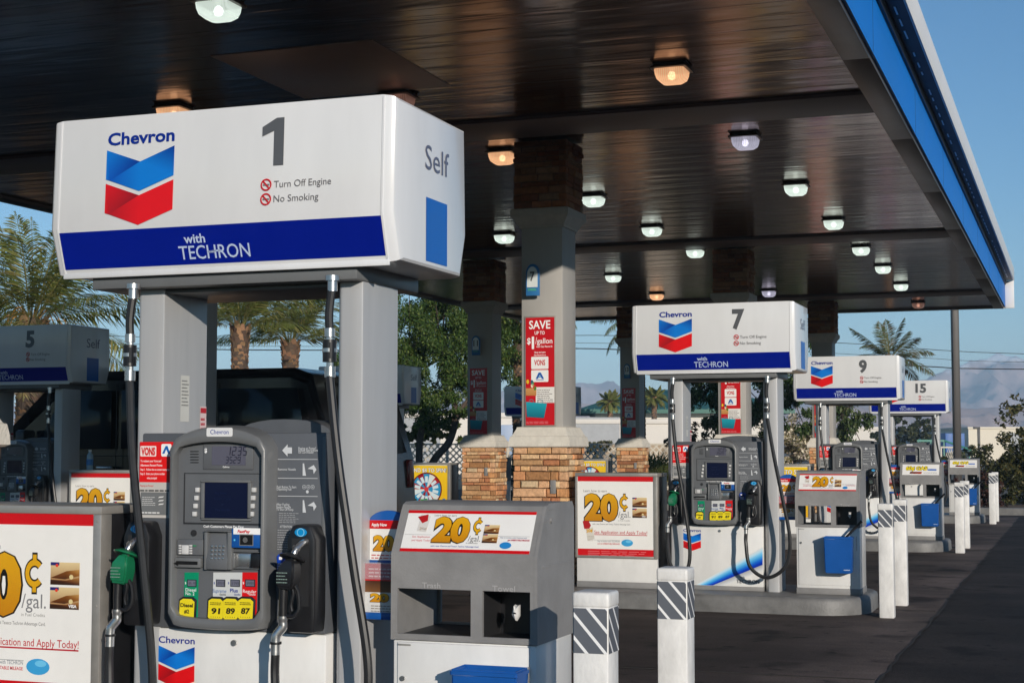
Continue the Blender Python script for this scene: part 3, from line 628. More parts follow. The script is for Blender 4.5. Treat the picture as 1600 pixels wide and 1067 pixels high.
# ================================================================ BIN AND TOWEL STATIONS
def make_bin(x, y, label, kind):
    t = thing('trash_and_towel_station', label, 'trash station', (x, y, IZ), 'trash and towel stations on the islands')
    tx = lambda u: (u - 345) / 1472 - .265; tz = lambda v: .55 + (835 - v) / 1600; D = .40
    m = MB(); m.box((-.258, .006, .05), (.258, D - .006, .548), .006); lb = m.build('lower_cabinet', M_white, t)
    MB().box((-.262, .002, 0), (.262, D - .002, .052), .004).build('plinth', M_binG, t)
    m = MB(); m.box((tx(382), -.001, .075), (tx(1082), .010, .542), .003); dr = m.build('door', M_white, t)
    m = MB(); m.cyl((tx(412), -.001, .42), (tx(412), -.007, .42), .009, 12); m.build('door_lock', M_steel, dr)
    m = MB(); m.box((tx(385), -.003, .530), (tx(455), .001, .536), .001); m.box((tx(1078), -.004, .36), (tx(1084), .002, .48), .001); m.build('hinge', M_frame, dr)
    # hood: front plate with two openings, same at the back, sides, sloping top
    m = MB(); o = [(tx(380), tx(776), tz(803), tz(558)), (tx(838), tx(1087), tz(803), tz(565))]
    for y0, y1 in ((0, .014), (D - .014, D)):
        m.box((-.253, y0, .55), (.253, y1, o[0][2])); m.box((-.253, y0, o[0][3]), (.253, y1, .84))
        m.box((-.253, y0, o[0][2]), (o[0][0], y1, o[0][3])); m.box((o[0][1], y0, o[0][2]), (o[1][0], y1, o[0][3])); m.box((o[1][1], y0, o[0][2]), (.253, y1, o[0][3]))
    prof = [(-.001, .549), (-.001, .8405), (.085, .9862), (.099, 1.0042), (.122, 1.013), (D - .02, 1.013), (D + .001, .991), (D + .001, .549)]
    for x0, x1 in ((-.265, -.253), (.253, .265)): m.prism(prof, x0, x1, 'x')
    m.prism([(.014, .838), (0, .838), (.086, .985), (.100, 1.003), (.122, 1.012), (D - .02, 1.012), (D, .99), (D - .01, .838), (D - .02, .98), (.12, .995)], -.2530, .2530, 'x')
    m.box((.2635, .055, .80), (.267, D - .03, .806)); m.box((.2635, .11, .990), (.267, .20, .994))
    m.cyl((.264, .14, .955), (.271, .14, .955), .009, 10)
    h = m.build('hood', M_binG, t, 25)
    m = MB(); m.box((-.253, .014, .552), (.253, D - .014, .562)); m.box((o[0][1] + .008, .014, .56), (o[1][0] - .008, D - .014, .84)); m.box((-.253, .014, .80), (.253, D - .014, .815)); m.build('inner_tray', M_dark, t)
    m = MB(); m.box((o[1][0] - .008, .20, .562), (.253, .21, .80)); m.build('towel_dispenser', M_blackp, t)
    c = MB(); cx, cz = tx(995), tz(678)                              # a paper towel poking out of the dispenser
    c.loft([[(cx + r * math.cos(k * math.pi / 4) * (.7 + .3 * ((k * 7) % 3)) * 1.3, .03 + y2, cz + 2.2 * r * math.sin(k * math.pi / 4) + .01 * ((k * 5) % 2)) for k in range(8)] for r, y2 in ((.004, .04), (.012, .02), (.010, 0), (.003, -.01))])
    c.build('paper_towel', M_white, t)
    a = Art()
    a.text('Trash', tx(515), tz(553), .019, lin(170, 168, 168), 2, w=.068, bold=.015); a.build('trash_lettering', h, front(0))
    a = Art(); a.text('Towel', tx(890), tz(558), .019, lin(170, 168, 168), 2, w=.082, bold=.015); a.build('towel_lettering', h, front(0))
    # poster on the slope
    nrm = Vector((0, -.146, .086)).normalized()
    def sm(u, v, l): s = .0015 + .0008 * l; return (u, v * .086 + nrm.y * s, .84 + v * .146 + nrm.z * s)
    a = Art(); u0, u1, v0, v1 = -.235, .235, .05, .985; U = lambda f: u0 + f * (u1 - u0); V = lambda f: v0 + f * (v1 - v0)
    a.rect(u0, v0, u1, v1, lin(235, 233, 230), 0)
    if kind == 20:
        a.rect(u0, V(.93), u1, v1, RED, 1); a.rect(u0, v0, u1, V(.075), RED, 1)
        A2 = Art()                                                  # text metrics: v runs 0..1 over 0.17 m
        def tt(s, f, g, hm, wf, c, **k): a.text(s, U(f), V(g), hm / .169, c, 2, w=wf * (u1 - u0), **k)
        tt('Learn how to earn', .215, .86, .007, .175, lin(130, 130, 130), bold=0)
        for b, c, c2, l, g in ((.09, BLK, None, 2, 0), (.055, GOLD, GOLD2, 2.8, .02)):
            a.text('20', U(.228 + g * .2), V(.21 + g), (.60 - 1.6 * g), c, l, w=(.29 - g * .4) * (u1 - u0), bold=b, c2=c2)
        cent(a, U(.535), V(.42), .40, .078 * (u1 - u0), 2)
        tt('/gal.', .515, .27, .021, .095, lin(125, 125, 128), bold=0); tt('in fuel credits', .505, .215, .005, .09, lin(150, 150, 150), bold=0)
        for g in (.46, .24):
            b = Art(); card(b, 0, 0, 1, 1); n = len(a.v)
            a.v += [(U(.625) + x * .115 * (u1 - u0), V(g) + z * .195, l) for x, z, l in b.v]; a.f += [tuple(n + i for i in f) for f in b.f]; a.c += b.c
        a.rect(U(.01), V(.405), U(.22), V(.41), lin(150, 150, 150), 2); a.rect(U(.74), V(.405), U(.98), V(.41), lin(150, 150, 150), 2)
        tt('See Application', .075, .335, .007, .14, lin(215, 110, 120), bold=0); tt('and Apply Today!', .075, .25, .007, .15, lin(215, 110, 120), bold=0)
        tt('with a new Chevron and Texaco Techron Advantage Card.', .235, .125, .0055, .375, lin(40, 70, 170), bold=.0)
        tt('Stay in motion with Techron and', .76, .36, .005, .2, lin(110, 130, 160), bold=0); tt('get UNBEATABLE MILEAGE', .82, .30, .006, .165, lin(190, 60, 80), bold=.03)
        a.disc(U(.81), V(.19), .021, lin(40, 130, 200), 2, 16, ry=.075)
        a.poly([(U(.1), V(.5)), (U(.175), V(.47)), (U(.185), V(.86)), (U(.11), V(.9))], lin(215, 210, 205), 2); a.poly([(U(.085), V(.84)), (U(.13), V(.68)), (U(.17), V(.74)), (U(.165), V(.9))], lin(180, 30, 36), 2.6)
        tt('20¢', .115, .52, .010, .06, GOLD, bold=.03)
        a.build('poster', h, sm)
    else:
        a.text('60¢ GAS', U(.09), V(.42), .40, BLK, 1, w=.60 * (u1 - u0), bold=.10, slant=.0); a.text('60¢ GAS', U(.095), V(.44), .37, lin(240, 215, 30), 2, w=.59 * (u1 - u0), bold=.04)
        a.poly([(U(.2), V(.12)), (U(.52), V(.1)), (U(.54), V(.3)), (U(.22), V(.3))], [lin(90, 20, 20), lin(180, 60, 20), lin(150, 40, 20), lin(60, 20, 20)], 2)
        a.ring(U(.80), V(.5), .055, .066, lin(30, 80, 170), 2); a.rect(U(.7), V(.42), U(.92), V(.56), lin(60, 110, 190), 3); a.lines(U(.58), V(.14), U(.95), V(.28), 2, lin(170, 170, 170), 2, .5, 3)
        a.build('poster', h, sm)
    return t
def make_holder(x, y, label):
    t = thing('brochure_holder', label, 'brochure holder', (x, y, IZ), 'blue brochure holders beside the stations')
    hw = .078
    m = MB(); n = [(-hw, .60), (hw, .60), (hw, .93)] + [(hw * math.cos(R(k)), .93 + .05 * math.sin(R(k))) for k in range(20, 170, 15)] + [(-hw, .93)]
    m.prism(n, 0, .02, 'y', .004); bk = m.build('back_plate', M_blue, t)
    m = MB(); m.box((-hw, -.045, .60), (hw, .004, .625), .006); m.box((-hw, -.04, .62), (-hw + .006, .004, .70), .002); m.box((hw - .006, -.04, .62), (hw, .004, .70), .002); m.build('tray', M_blue, t)
    a = Art(); a.rect(-.068, .805, .068, .945, lin(235, 233, 230), 1); a.rect(-.068, .915, .068, .945, RED, 2); a.text('Apply Now', -.06, .924, .011, W_, 3, w=.06, bold=.03)
    coin_text(a, -.055, .835, .058, .085, 2); cent(a, .036, .852, .042, .028, 2); a.lines(-.06, .81, .06, .83, 2, lin(190, 90, 95), 2, .4, 2); a.build('notice', bk, front(-.001))
    m = MB(); m.box((-.07, -.034, .622), (.066, -.008, .795), .001); lf = m.build('leaflets', M_white, t)
    a = Art(); a.rect(-.07, .735, .066, .795, lin(200, 20, 30), 1); a.lines(-.055, .748, .05, .786, 3, lin(240, 200, 200), 2, .4, 6)
    a.rect(-.07, .695, .066, .735, lin(120, 80, 45), 1, lin(70, 40, 25)); coin_text(a, -.05, .66, .032, .075, 2); cent(a, .03, .668, .024, .022, 2); a.lines(-.045, .628, .04, .655, 3, lin(150, 140, 130), 2, .35, 8); a.build('leaflet_print', lf, front(-.034))
    m = MB(); m.box((-.074, -.042, .74), (.074, -.039, .80), .0005); m.build('clear_pocket', M_clear, t)
    return t
def make_bucket(x, y, label, squeegee):
    t = thing('squeegee_bucket', label, 'bucket', (x, y, IZ), 'blue washing buckets on the stations')
    z0, z1 = .185, .48; D = .125
    def ring(s, z, i=0): return [(sx * (.113 * s - i), yy, z) for sx, yy in ((-1, -D * s + i), (1, -D * s + i), (1, -.004 - i), (-1, -.004 - i))]
    m = MB(); m.loft([ring(.90, z0), ring(.94, z0 + .012), ring(1.0, z1 - .02), ring(1.04, z1 - .018), ring(1.04, z1), ring(1.0, z1, .008), ring(.9, z0 + .03, .01)], cap=True)
    bmesh.ops.bevel(m.bm, geom=[e for e in m.bm.edges if e.calc_face_angle(0) > 1.2], offset=.006, segments=2, affect='EDGES')
    b = m.build('tub', M_blue, t, 40)
    Art().lines(.045, z0 + .025, .095, z0 + .037, 1, lin(190, 205, 230), 2, .6, 3).build('maker_mark', b, lambda u, v, l: (u, -D * .95 - .002, v))
    if squeegee:
        s = thing('squeegee', squeegee, 'squeegee', (x, y, IZ), 'squeegees standing in the buckets')
        m = MB(); m.tube([(-.03, -.06, .38), (.075, -.07, .49), (.19, -.075, .61)], [.009, .010, .011], 10); m.build('handle', M_blackp, s)
        m = MB(); m.box((-.08, -.075, .345), (.03, -.05, .38), .006); m.build('blade', M_rubber, s)
    return t

# ================================================================ BOLLARDS
def make_bollard(label):
    t = thing('bollard', label, 'bollard', (0, 0, 0), 'striped bollards at the island ends')
    m = MB(); m.box((-.057, -.057, 0), (.057, .057, .86), .007, 2); bw = mat('bollard_paint', (.74, .73, .71), .45, var=.16, vscale=9, bump=.08, bscale=50, stretch=(1.5, 1.5, .7)); m.build('post', bw, t)
    m = MB(); m.box((-.059, -.059, .852), (.059, .059, .90), .009, 3); m.build('cap', bw, t)
    a = Art(); z0, z1 = .715, .851; gr = lin(98, 102, 110)
    def band(mp):
        b = Art(); b.rect(-.053, z0, .053, z1, gr, 1)
        for k in range(-3, 4):
            zc = z0 + .045 * k * 1.55; pts = [(-.053, zc + .110), (-.053, zc + .124), (.053, zc + .004), (.053, zc - .010)]
            pl = []                                                 # clip the stripe to the band
            def clip(ps, f, iv):
                out = []
                for i in range(len(ps)):
                    p, q = ps[i], ps[(i + 1) % len(ps)]
                    if f(p): out.append(p)
                    if f(p) != f(q): s = (iv - p[1]) / (q[1] - p[1]); out.append((p[0] + s * (q[0] - p[0]), iv))
                return out
            ps = clip(pts, lambda p: p[1] >= z0, z0); ps = clip(ps, lambda p: p[1] <= z1, z1) if ps else ps
            if len(ps) > 2: b.poly(ps, lin(240, 240, 240), 2)
        b.build('stripe_band', t, mp)
    band(lambda u, v, l: (u, -.0572 - .0005 * l, v)); band(lambda u, v, l: (.0572 + .0005 * l, u, v))
    band(lambda u, v, l: (-u, .0572 + .0005 * l, v)); band(lambda u, v, l: (-.0572 - .0005 * l, -u, v))
    return t

# ================================================================ ISLAND KERBS
def island(x0, x1, yc, hd=.63):
    def rr(i, n=8):
        r = .42 - i; p = []
        for cx, cy, a in ((x1 - .42, yc + hd - .42, 0), (x0 + .42, yc + hd - .42, 90), (x0 + .42, yc - hd + .42, 180), (x1 - .42, yc - hd + .42, 270)):
            for k in range(n + 1): p.append((cx + r * math.cos(R(a + 90 * k / n)), cy + r * math.sin(R(a + 90 * k / n))))
        return p
    m = MB(); m.loft([[(x, y, z) for x, y in rr(i)] for i, z in ((-.004, -.05), (0, .06), (.004, .118), (.012, .137), (.03, .148), (.05, .15))])
    return struct(m.build('island_kerb', M_conc, None, 50))

# ================================================================ STONE COLUMNS
rs = random.Random(11)
def ledgestone(z0, z1, hw, courses, rnd):
    V = []; Fc = []; C = []
    pal = [lin(*c) for c in ((222, 178, 128), (205, 148, 98), (228, 190, 146), (192, 130, 84), (214, 168, 128), (234, 204, 164), (182, 120, 82), (204, 158, 112), (218, 154, 106))]
    hs = [rnd.uniform(.6, 1.4) for _ in range(courses)]; sm = sum(hs); z = z0
    for ci, h in enumerate(hs):
        h = h / sm * (z1 - z0)
        for side in range(4):
            a0, a1 = (-hw, hw) if (side + ci) % 2 == 0 else (-hw + .07, hw - .07)
            cuts = [a0, a1]; 
            for _ in range(rnd.choice((1, 1, 2, 2, 3))): cuts.append(rnd.uniform(a0 + .07, a1 - .07))
            cuts.sort(); cuts = [c for i, c in enumerate(cuts) if i == 0 or c - cuts[i - 1] > .06 or i == len(cuts) - 1]
            for s, e in zip(cuts, cuts[1:]):
                out = hw + rnd.uniform(-.012, .014); g = .0035; n = len(V); bv = .008
                col = pal[rnd.randrange(len(pal))]; k = rnd.uniform(.62, 1.1); col = (col[0] * k, col[1] * k, col[2] * k, 1)
                j = lambda: rnd.uniform(-.004, .004)
                q = []
                for d, i in ((hw - .07, 0), (out - bv, 0), (out, bv)):
                    for u, v in ((s + g + i, z + g + i), (e - g - i, z + g + i), (e - g - i, z + h - g - i), (s + g + i, z + h - g - i)):
                        q.append((u + (j() if i else 0), d + (j() if i else 0), v + (j() * .7 if i else 0)))
                ca, sa = math.cos(side * math.pi / 2), math.sin(side * math.pi / 2)
                V += [(u * ca + d * sa, u * sa - d * ca, v) for u, d, v in q]
                for r in (0, 4):
                    for k2 in range(4): Fc.append((n + r + k2, n + r + (k2 + 1) % 4, n + r + 4 + (k2 + 1) % 4, n + r + 4 + k2)); C.append(col)
                Fc.append((n + 8, n + 9, n + 10, n + 11)); C.append(col)
        z += h
    return V, Fc, C
CSZ = 4.10
def make_column(seed):
    t = bpy.data.objects.new('canopy_column', None); COL.objects.link(t); rnd = random.Random(seed)
    MB().box((-.225, -.225, 0), (.225, .225, 1.23)).build('core', M_mortar, t)
    V, f, C = ledgestone(0, 1.215, .255, 19, rnd); raw('stone_pedestal', V, f, M_stone, t, C)
    m = MB(); sq = lambda h, z: [(-h, -h, z), (h, -h, z), (h, h, z), (-h, h, z)]
    m.loft([sq(.27, 1.205), sq(.285, 1.215), sq(.283, 1.255), sq(.276, 1.29), sq(.274, 1.302), sq(.262, 1.306), sq(.240, 1.35), sq(.228, 1.372), sq(.228, 1.385), sq(.19, 1.39)]); m.build('pedestal_cap', M_cap, t, 25)
    m = MB(); m.box((-.193, -.193, 1.385), (.193, .193, 3.24), .006); m.build('shaft', M_post, t)
    m = MB(); m.loft([sq(.19, 3.165), sq(.21, 3.168), sq(.21, 3.185), sq(.222, 3.195), sq(.236, 3.225), sq(.262, 3.255), sq(.272, 3.268), sq(.272, 3.33), sq(.25, 3.34)]); m.build('capital', mat('cast_stone_grey', (.48, .45, .41), .85, var=.1, vscale=14, bump=.3, bscale=90), t, 25)
    MB().box((-.225, -.225, 3.33), (.225, .225, CSZ - IZ)).build('upper_core', M_mortar, t)
    V, f, C = ledgestone(3.335, CSZ - IZ, .25, 11, rnd); C = [(c[0] * .42, c[1] * .34, c[2] * .32, 1) for c in C]; raw('upper_stone', V, f, M_stone, t, C)  # upper stones coloured darker to imitate the shade under the canopy
    m = MB(); m.box((.10, -.268, .80), (.15, -.25, .92), .004); m.build('switch_plate', M_binG, t)
    return t
def save_poster(x, y, label):                                       # red rewards poster on the shaft of a column
    t = thing('poster', label, 'poster', (x, y, 0), 'red save posters on the columns')
    p0, p1 = onY(580 + .3186 * 766, 460 + .3186 * 115, 13.14), onY(580 + .3186 * 925, 460 + .3186 * 640, 13.14)
    ox = -4.475; x0, x1, zt, zb = p0.x - ox, p1.x - ox, p0.z, p1.z; x0, x1 = -.150, .120
    U = lambda u: x0 + (u - 766) / 159 * (x1 - x0); V = lambda v: zt + (v - 115) / 525 * (zb - zt)
    MB().box((x0 - .012, -.008, zb - .012), (x1 + .012, 0, zt + .012), .002).build('frame', M_frame, t)
    a = Art(); a.rect(x0, zb, x1, zt, lin(196, 10, 24), 1)
    def T(s, u0, u1, v0, v1, c=W_, **k): a.text(s, U(u0), V(v1), V(v0) - V(v1), c, 2, w=U(u1) - U(u0), **k)
    T('SAVE', 785, 903, 130, 171, bold=.02); T('UP TO', 816, 872, 182, 199, bold=.015); T('$', 774, 794, 214, 244, bold=.02)
    T('1', 800, 813, 208, 269, bold=.03); T('/', 820, 829, 212, 244, bold=.0); T('gallon', 829, 914, 217, 243, bold=.01); T('with Gas Rewards', 825, 914, 252, 262, bold=.01)
    T('Shop and earn', 815, 876, 281, 289, bold=.02); T('Gas Rewards at', 812, 878, 295, 302, bold=.02)
    a.rrect(U(797), V(367), U(892), V(307), .008, lin(240, 238, 236), 2); a.text('VONS', U(844), V(349), V(322) - V(349), lin(200, 15, 25), 3, w=U(875) - U(814), al='C', bold=.03)
    a.rrect(U(797), V(430), U(892), V(372), .008, lin(240, 238, 236), 2)
    a.poly([(U(822), V(415)), (U(838), V(384)), (U(850), V(384)), (U(868), V(415)), (U(856), V(415)), (U(845), V(396)), (U(834), V(415))], lin(0, 85, 170), 3); a.disc(U(845), V(406), .008, lin(60, 170, 215), 3, 10); a.rect(U(824), V(421), U(866), V(418), lin(0, 85, 170), 3)
    rn = random.Random(2)
    a.rect(U(767), V(496), U(826), V(460), lin(190, 130, 70), 3, lin(205, 150, 90))                       # grocery bag and produce
    for c in (lin(60, 130, 40), lin(225, 190, 40), lin(200, 60, 40), lin(90, 150, 60), lin(235, 225, 190), lin(30, 90, 120)):
        a.disc(U(rn.uniform(775, 820)), V(rn.uniform(425, 462)), .013, c, 3.3, 10, ry=.020)
    a.rect(U(822), V(532), U(925), V(455), lin(232, 230, 226), 2); a.lines(U(830), V(528), U(918), V(462), 7, lin(120, 110, 110), 3, .35, 4)
    a.poly([(U(772), V(600)), (U(868), V(606)), (U(884), V(535)), (U(768), V(526))], [lin(12, 105, 125), lin(12, 105, 125), lin(30, 160, 178), lin(30, 160, 178)], 3)   # plain teal carrier bag
    for q in (790, 838): a.ring(U(q + 8), V(527), .020, .025, lin(20, 130, 150), 2.8, 14)
    a.lines(U(770), V(632), U(920), V(618), 2, lin(225, 120, 125), 2, .4, 5)
    a.build('print', t, front(-.008)); return t
def lane_plaque(x, y, num, label):
    t = thing('lane_number_plaque', label, 'number plaque', (x, y, 0), 'blue lane plaques on the columns')
    hw = .062
    n = [(-hw, 2.70), (hw, 2.70), (hw, 2.90)] + [(hw * math.cos(R(k)), 2.90 + .085 * math.sin(R(k))) for k in range(15, 180, 15)] + [(-hw, 2.90)]
    m = MB(); m.prism(n, -.085, -.055, 'y', .003); pl = m.build('plate', mat('plaque_blue', (.03, .17, .42), .4, var=.05), t)
    m = MB(); m.box((-.02, -.056, 2.74), (.02, 0, 2.88), .002); m.build('bracket', M_frame, t)
    a = Art(); k = .8
    a.poly([(-hw * k, 2.775)] + [(hw * k, 2.775)] + [(hw * k * math.cos(R(q)), 2.885 + .075 * math.sin(R(q))) for q in range(0, 181, 15)], lin(215, 222, 222), 1)
    a.text(str(num), 0, 2.83, .085, lin(70, 75, 80), 2, w=.045 if num < 10 else .07, al='C', bold=.02); a.text('DIESEL', 0, 2.745, .018, lin(90, 190, 140), 2, w=.08, al='C', bold=.03)
    a.build('plate_print', pl, front(-.0855)); return t
# ================================================================ THE SETTING: ground, pad, kerbs
def sheet(name, pts, z, m): return struct(raw(name, [(x, y, z) for x, y in pts], [tuple(range(len(pts)))], m))
def asphalt_mat(name, col, streak):
    m = mat(name, col, .82, var=.3, vscale=1.3, bump=.35, bscale=110, spec=.2)
    t = m.node_tree; b = t.nodes['Principled BSDF']; lk = b.inputs['Base Color'].links[0].from_socket
    geo = t.nodes.new('ShaderNodeNewGeometry'); mp = t.nodes.new('ShaderNodeMapping'); mp.inputs['Scale'].default_value = streak
    t.links.new(geo.outputs['Position'], mp.inputs[0])
    n = t.nodes.new('ShaderNodeTexNoise'); n.inputs['Scale'].default_value = 1; n.inputs['Detail'].default_value = 7; n.inputs['Roughness'].default_value = .7; t.links.new(mp.outputs[0], n.inputs[0])
    n2 = t.nodes.new('ShaderNodeTexNoise'); n2.inputs['Scale'].default_value = 90; n2.inputs['Detail'].default_value = 2; t.links.new(geo.outputs['Position'], n2.inputs[0])
    ad = t.nodes.new('ShaderNodeMath'); ad.operation = 'ADD'; t.links.new(n.outputs[0], ad.inputs[0]); t.links.new(n2.outputs[0], ad.inputs[1])
    mr = t.nodes.new('ShaderNodeMapRange'); mr.inputs[1].default_value = .7; mr.inputs[2].default_value = 1.3; mr.inputs[3].default_value = .45; mr.inputs[4].default_value = 1.5; t.links.new(ad.outputs[0], mr.inputs[0])
    mx = t.nodes.new('ShaderNodeMix'); mx.data_type = 'RGBA'; mx.blend_type = 'MULTIPLY'; mx.inputs[0].default_value = 1
    t.links.new(lk, mx.inputs[6]); t.links.new(mr.outputs[0], mx.inputs[7]); out = mx.outputs[2]
    for sc_, lo, hi, kk in ((1.7, .57, .68, .30), (.42, .48, .70, 2.0), (6, .63, .70, .35)):   # oil spots, worn pale patches, drips
        n3 = t.nodes.new('ShaderNodeTexNoise'); n3.inputs['Scale'].default_value = sc_; n3.inputs['Detail'].default_value = 4; t.links.new(geo.outputs['Position'], n3.inputs[0])
        r3 = t.nodes.new('ShaderNodeMapRange'); r3.inputs[1].default_value = lo; r3.inputs[2].default_value = hi; r3.inputs[3].default_value = 1; r3.inputs[4].default_value = kk; t.links.new(n3.outputs[0], r3.inputs[0])
        m3 = t.nodes.new('ShaderNodeMix'); m3.data_type = 'RGBA'; m3.blend_type = 'MULTIPLY'; m3.inputs[0].default_value = 1; t.links.new(out, m3.inputs[6]); t.links.new(r3.outputs[0], m3.inputs[7]); out = m3.outputs[2]
    t.links.new(out, b.inputs['Base Color']); return m
M_asph = asphalt_mat('asphalt', (.030, .0235, .021), (.35, 1.2, 1))
M_pad = asphalt_mat('worn_concrete', (.056, .042, .036), (.25, 1.1, 1))
def pale_edge(m):                                                   # pad colour gets paler towards the lane side, broken up by noise
    t = m.node_tree; b = t.nodes['Principled BSDF']; src = b.inputs['Base Color'].links[0].from_socket; N = t.nodes.new
    geo = N('ShaderNodeNewGeometry'); sx = N('ShaderNodeSeparateXYZ'); t.links.new(geo.outputs['Position'], sx.inputs[0])
    n = N('ShaderNodeTexNoise'); n.inputs['Scale'].default_value = .9; n.inputs['Detail'].default_value = 6; t.links.new(geo.outputs['Position'], n.inputs[0])
    ma = N('ShaderNodeMath'); ma.operation = 'MULTIPLY_ADD'; ma.inputs[1].default_value = 1.6; t.links.new(n.outputs[0], ma.inputs[0]); t.links.new(sx.outputs[0], ma.inputs[2])
    r = N('ShaderNodeMapRange'); r.interpolation_type = 'SMOOTHSTEP'; r.inputs[1].default_value = -1.25; r.inputs[2].default_value = -.2; r.inputs[3].default_value = 1; r.inputs[4].default_value = 2.1; t.links.new(ma.outputs[0], r.inputs[0])
    mx = N('ShaderNodeMix'); mx.data_type = 'RGBA'; mx.blend_type = 'MULTIPLY'; mx.inputs[0].default_value = 1; t.links.new(src, mx.inputs[6]); t.links.new(r.outputs[0], mx.inputs[7]); t.links.new(mx.outputs[2], b.inputs['Base Color'])
pale_edge(M_pad)
sheet('ground', [(-3500, -3500), (3500, -3500), (3500, 3500), (-3500, 3500)], 0, mat('desert_dirt', (.12, .10, .08), .95, var=.25, vscale=.2))
sheet('drive_lane', [(-120, -160), (140, -160), (140, 33), (-120, 33)], .006, M_asph)
rg = random.Random(5); edge = []
y = -6
while y < 32.2: edge.append((-1.115 + rg.uniform(-.018, .018), y)); y += rg.uniform(.08, .3)
sheet('concrete_pad', [(-13.2, -6)] + edge + [(-1.1, 32.2), (-13.2, 32.2)], .012, M_pad)
jm = mat('joint_tar', (.02, .018, .017), .9, var=.2); b = MB()
for i in range(len(edge) - 1):
    (xa, ya), (xb, yb) = edge[i], edge[i + 1]; w0, w1 = rg.uniform(.006, .022), rg.uniform(.006, .022)
    n = len(b.bm.verts); vs = [b.bm.verts.new(p) for p in ((xa - .004, ya, .016), (xa + w0, ya, .016), (xb + w1, yb, .016), (xb - .004, yb, .016))]; b.bm.faces.new(vs)
for yj in [1.2 + 4.06 * k for k in range(8)]: b.box((-13.1, yj - .005, .0122), (-1.14, yj + .005, .016))
for xj in (-6.3, -11.4): b.box((xj - .005, -5, .0122), (xj + .005, 32, .0165))
struct(b.build('pad_joint', jm, None, flat=True))
b = MB(); b.prism([(33.0, 0), (33.0, .13), (33.02, .15), (33.16, .15), (33.18, .13), (33.18, 0)], -40, 30, 'x'); struct(b.build('lot_kerb', M_conc))
sheet('planting_bed', [(-40, 33.18), (30, 33.18), (30, 47), (-40, 47)], .02, mat('bed_soil', (.12, .085, .06), .95, var=.35, vscale=3, bump=.4, bscale=20))

# ================================================================ CANOPY
CX0, CX1, CY0, CY1, CZ = -11.25, -1.32, 1.9, 32.1, 4.12
def soffit_mat():
    m = mat('bronze_soffit', (.13, .068, .047), .16, metal=.88, var=.18, vscale=1.5, stretch=(.3, 1.2, 1))
    t = m.node_tree; bs = t.nodes['Principled BSDF']
    geo = t.nodes.new('ShaderNodeNewGeometry'); mp = t.nodes.new('ShaderNodeMapping'); mp.inputs['Scale'].default_value = (.8, 4.2, 1); t.links.new(geo.outputs['Position'], mp.inputs[0])
    n = t.nodes.new('ShaderNodeTexNoise'); n.inputs['Scale'].default_value = 1; n.inputs['Detail'].default_value = 2; n.inputs['Distortion'].default_value = .4; t.links.new(mp.outputs[0], n.inputs[0])
    bp = t.nodes.new('ShaderNodeBump'); bp.inputs['Strength'].default_value = .16; bp.inputs['Distance'].default_value = .05; t.links.new(n.outputs[0], bp.inputs['Height']); t.links.new(bp.outputs[0], bs.inputs['Normal']); return m
M_soff = soffit_mat()
M_bronze = mat('bronze_trim', (.10, .075, .062), .35, metal=.4, var=.15, vscale=2)
M_fblue = mat('canopy_blue', (.002, .185, .66), .45, var=.06, vscale=.7, spec=.2)
M_fdark = mat('groove_dark', (.010, .014, .035), .5, var=.1)
cn = thing('canopy', 'long brown canopy with a blue and white edge over the pumps', 'canopy', (-6.3, 17, 0))
def cb(m, name, mt, par=cn, **k):
    bmesh.ops.translate(m.bm, vec=(6.3, -17, 0), verts=m.bm.verts); return m.build(name, mt, par, **k)
m = MB(); y = CY0 + .2; prof = []
while y < CY1 - .2:
    y2 = min(y + .298, CY1 - .2); prof += [(y, CZ + .008), (y + .003, CZ), (y2 - .004, CZ), (y2 - .001, CZ + .008)]; y = y2
m.loft([[(x, yy, z) for yy, z in prof] for x in (CX0 + .18, CX1 - .18)], cap=False, closed=False); sf = cb(m, 'soffit', M_soff, angle=20)
if sf.data.polygons[0].normal.z > 0: sf.data.flip_normals()
m = MB()
for xa, xb in ((CX1 - .19, CX1), (CX0, CX0 + .19)):
    y = CY0
    while y < CY1 - .1: y2 = min(y + 3.05, CY1); m.box((xa, y + .003, CZ - .035), (xb, y2 - .003, CZ + .10), .004); y = y2
for ya, yb in ((CY0 + .002, CY0 + .19), (CY1 - .19, CY1 - .002)): m.box((CX0 + .192, ya, CZ - .034), (CX1 - .192, yb, CZ + .10), .004)
cb(m, 'edge_trim', M_bronze)
for k in range(4):
    yc = PY + STEP * k
    if yc < CY0 + 1 : continue
    m = MB(); m.box((CX0 + .2, yc - 1.13 if k else yc - .4, CZ - .028), (CX1 - .192, yc - .42 if k else yc + .3, CZ + .05), .004); cb(m, 'beam_cover', mat('beam_paint', (.15, .115, .105), .5, var=.12, vscale=2))
m = MB(); m.box((-5.72, 9.52, CZ - .006), (-4.46, 10.95, CZ + .02), .003); cb(m, 'access_panel', mat('access_panel_paint', (.30, .23, .20), .42, metal=.7, var=.12, vscale=3))
H1 = .56; T = .19
m = MB(); m.box((CX1 + .001, CY0, CZ + .0), (CX1 + .025, CY1 - .002, CZ + H1)); m.box((CX0 - .025, CY0, CZ), (CX0 - .001, CY1 - .002, CZ + H1)); m.box((CX0, CY0 - .025, CZ), (CX1, CY0 - .001, CZ + H1))
ybs = [CY0 + 3.05 * k for k in range(1, 10)]
bp = cb(m, 'fascia', M_fblue)
for yb in ybs: m = MB(); m.box((CX1 + .0252, yb - .004, CZ + .005), (CX1 + .0262, yb + .004, CZ + H1 - .01)); cb(m, 'panel_seam', M_fdark, bp)
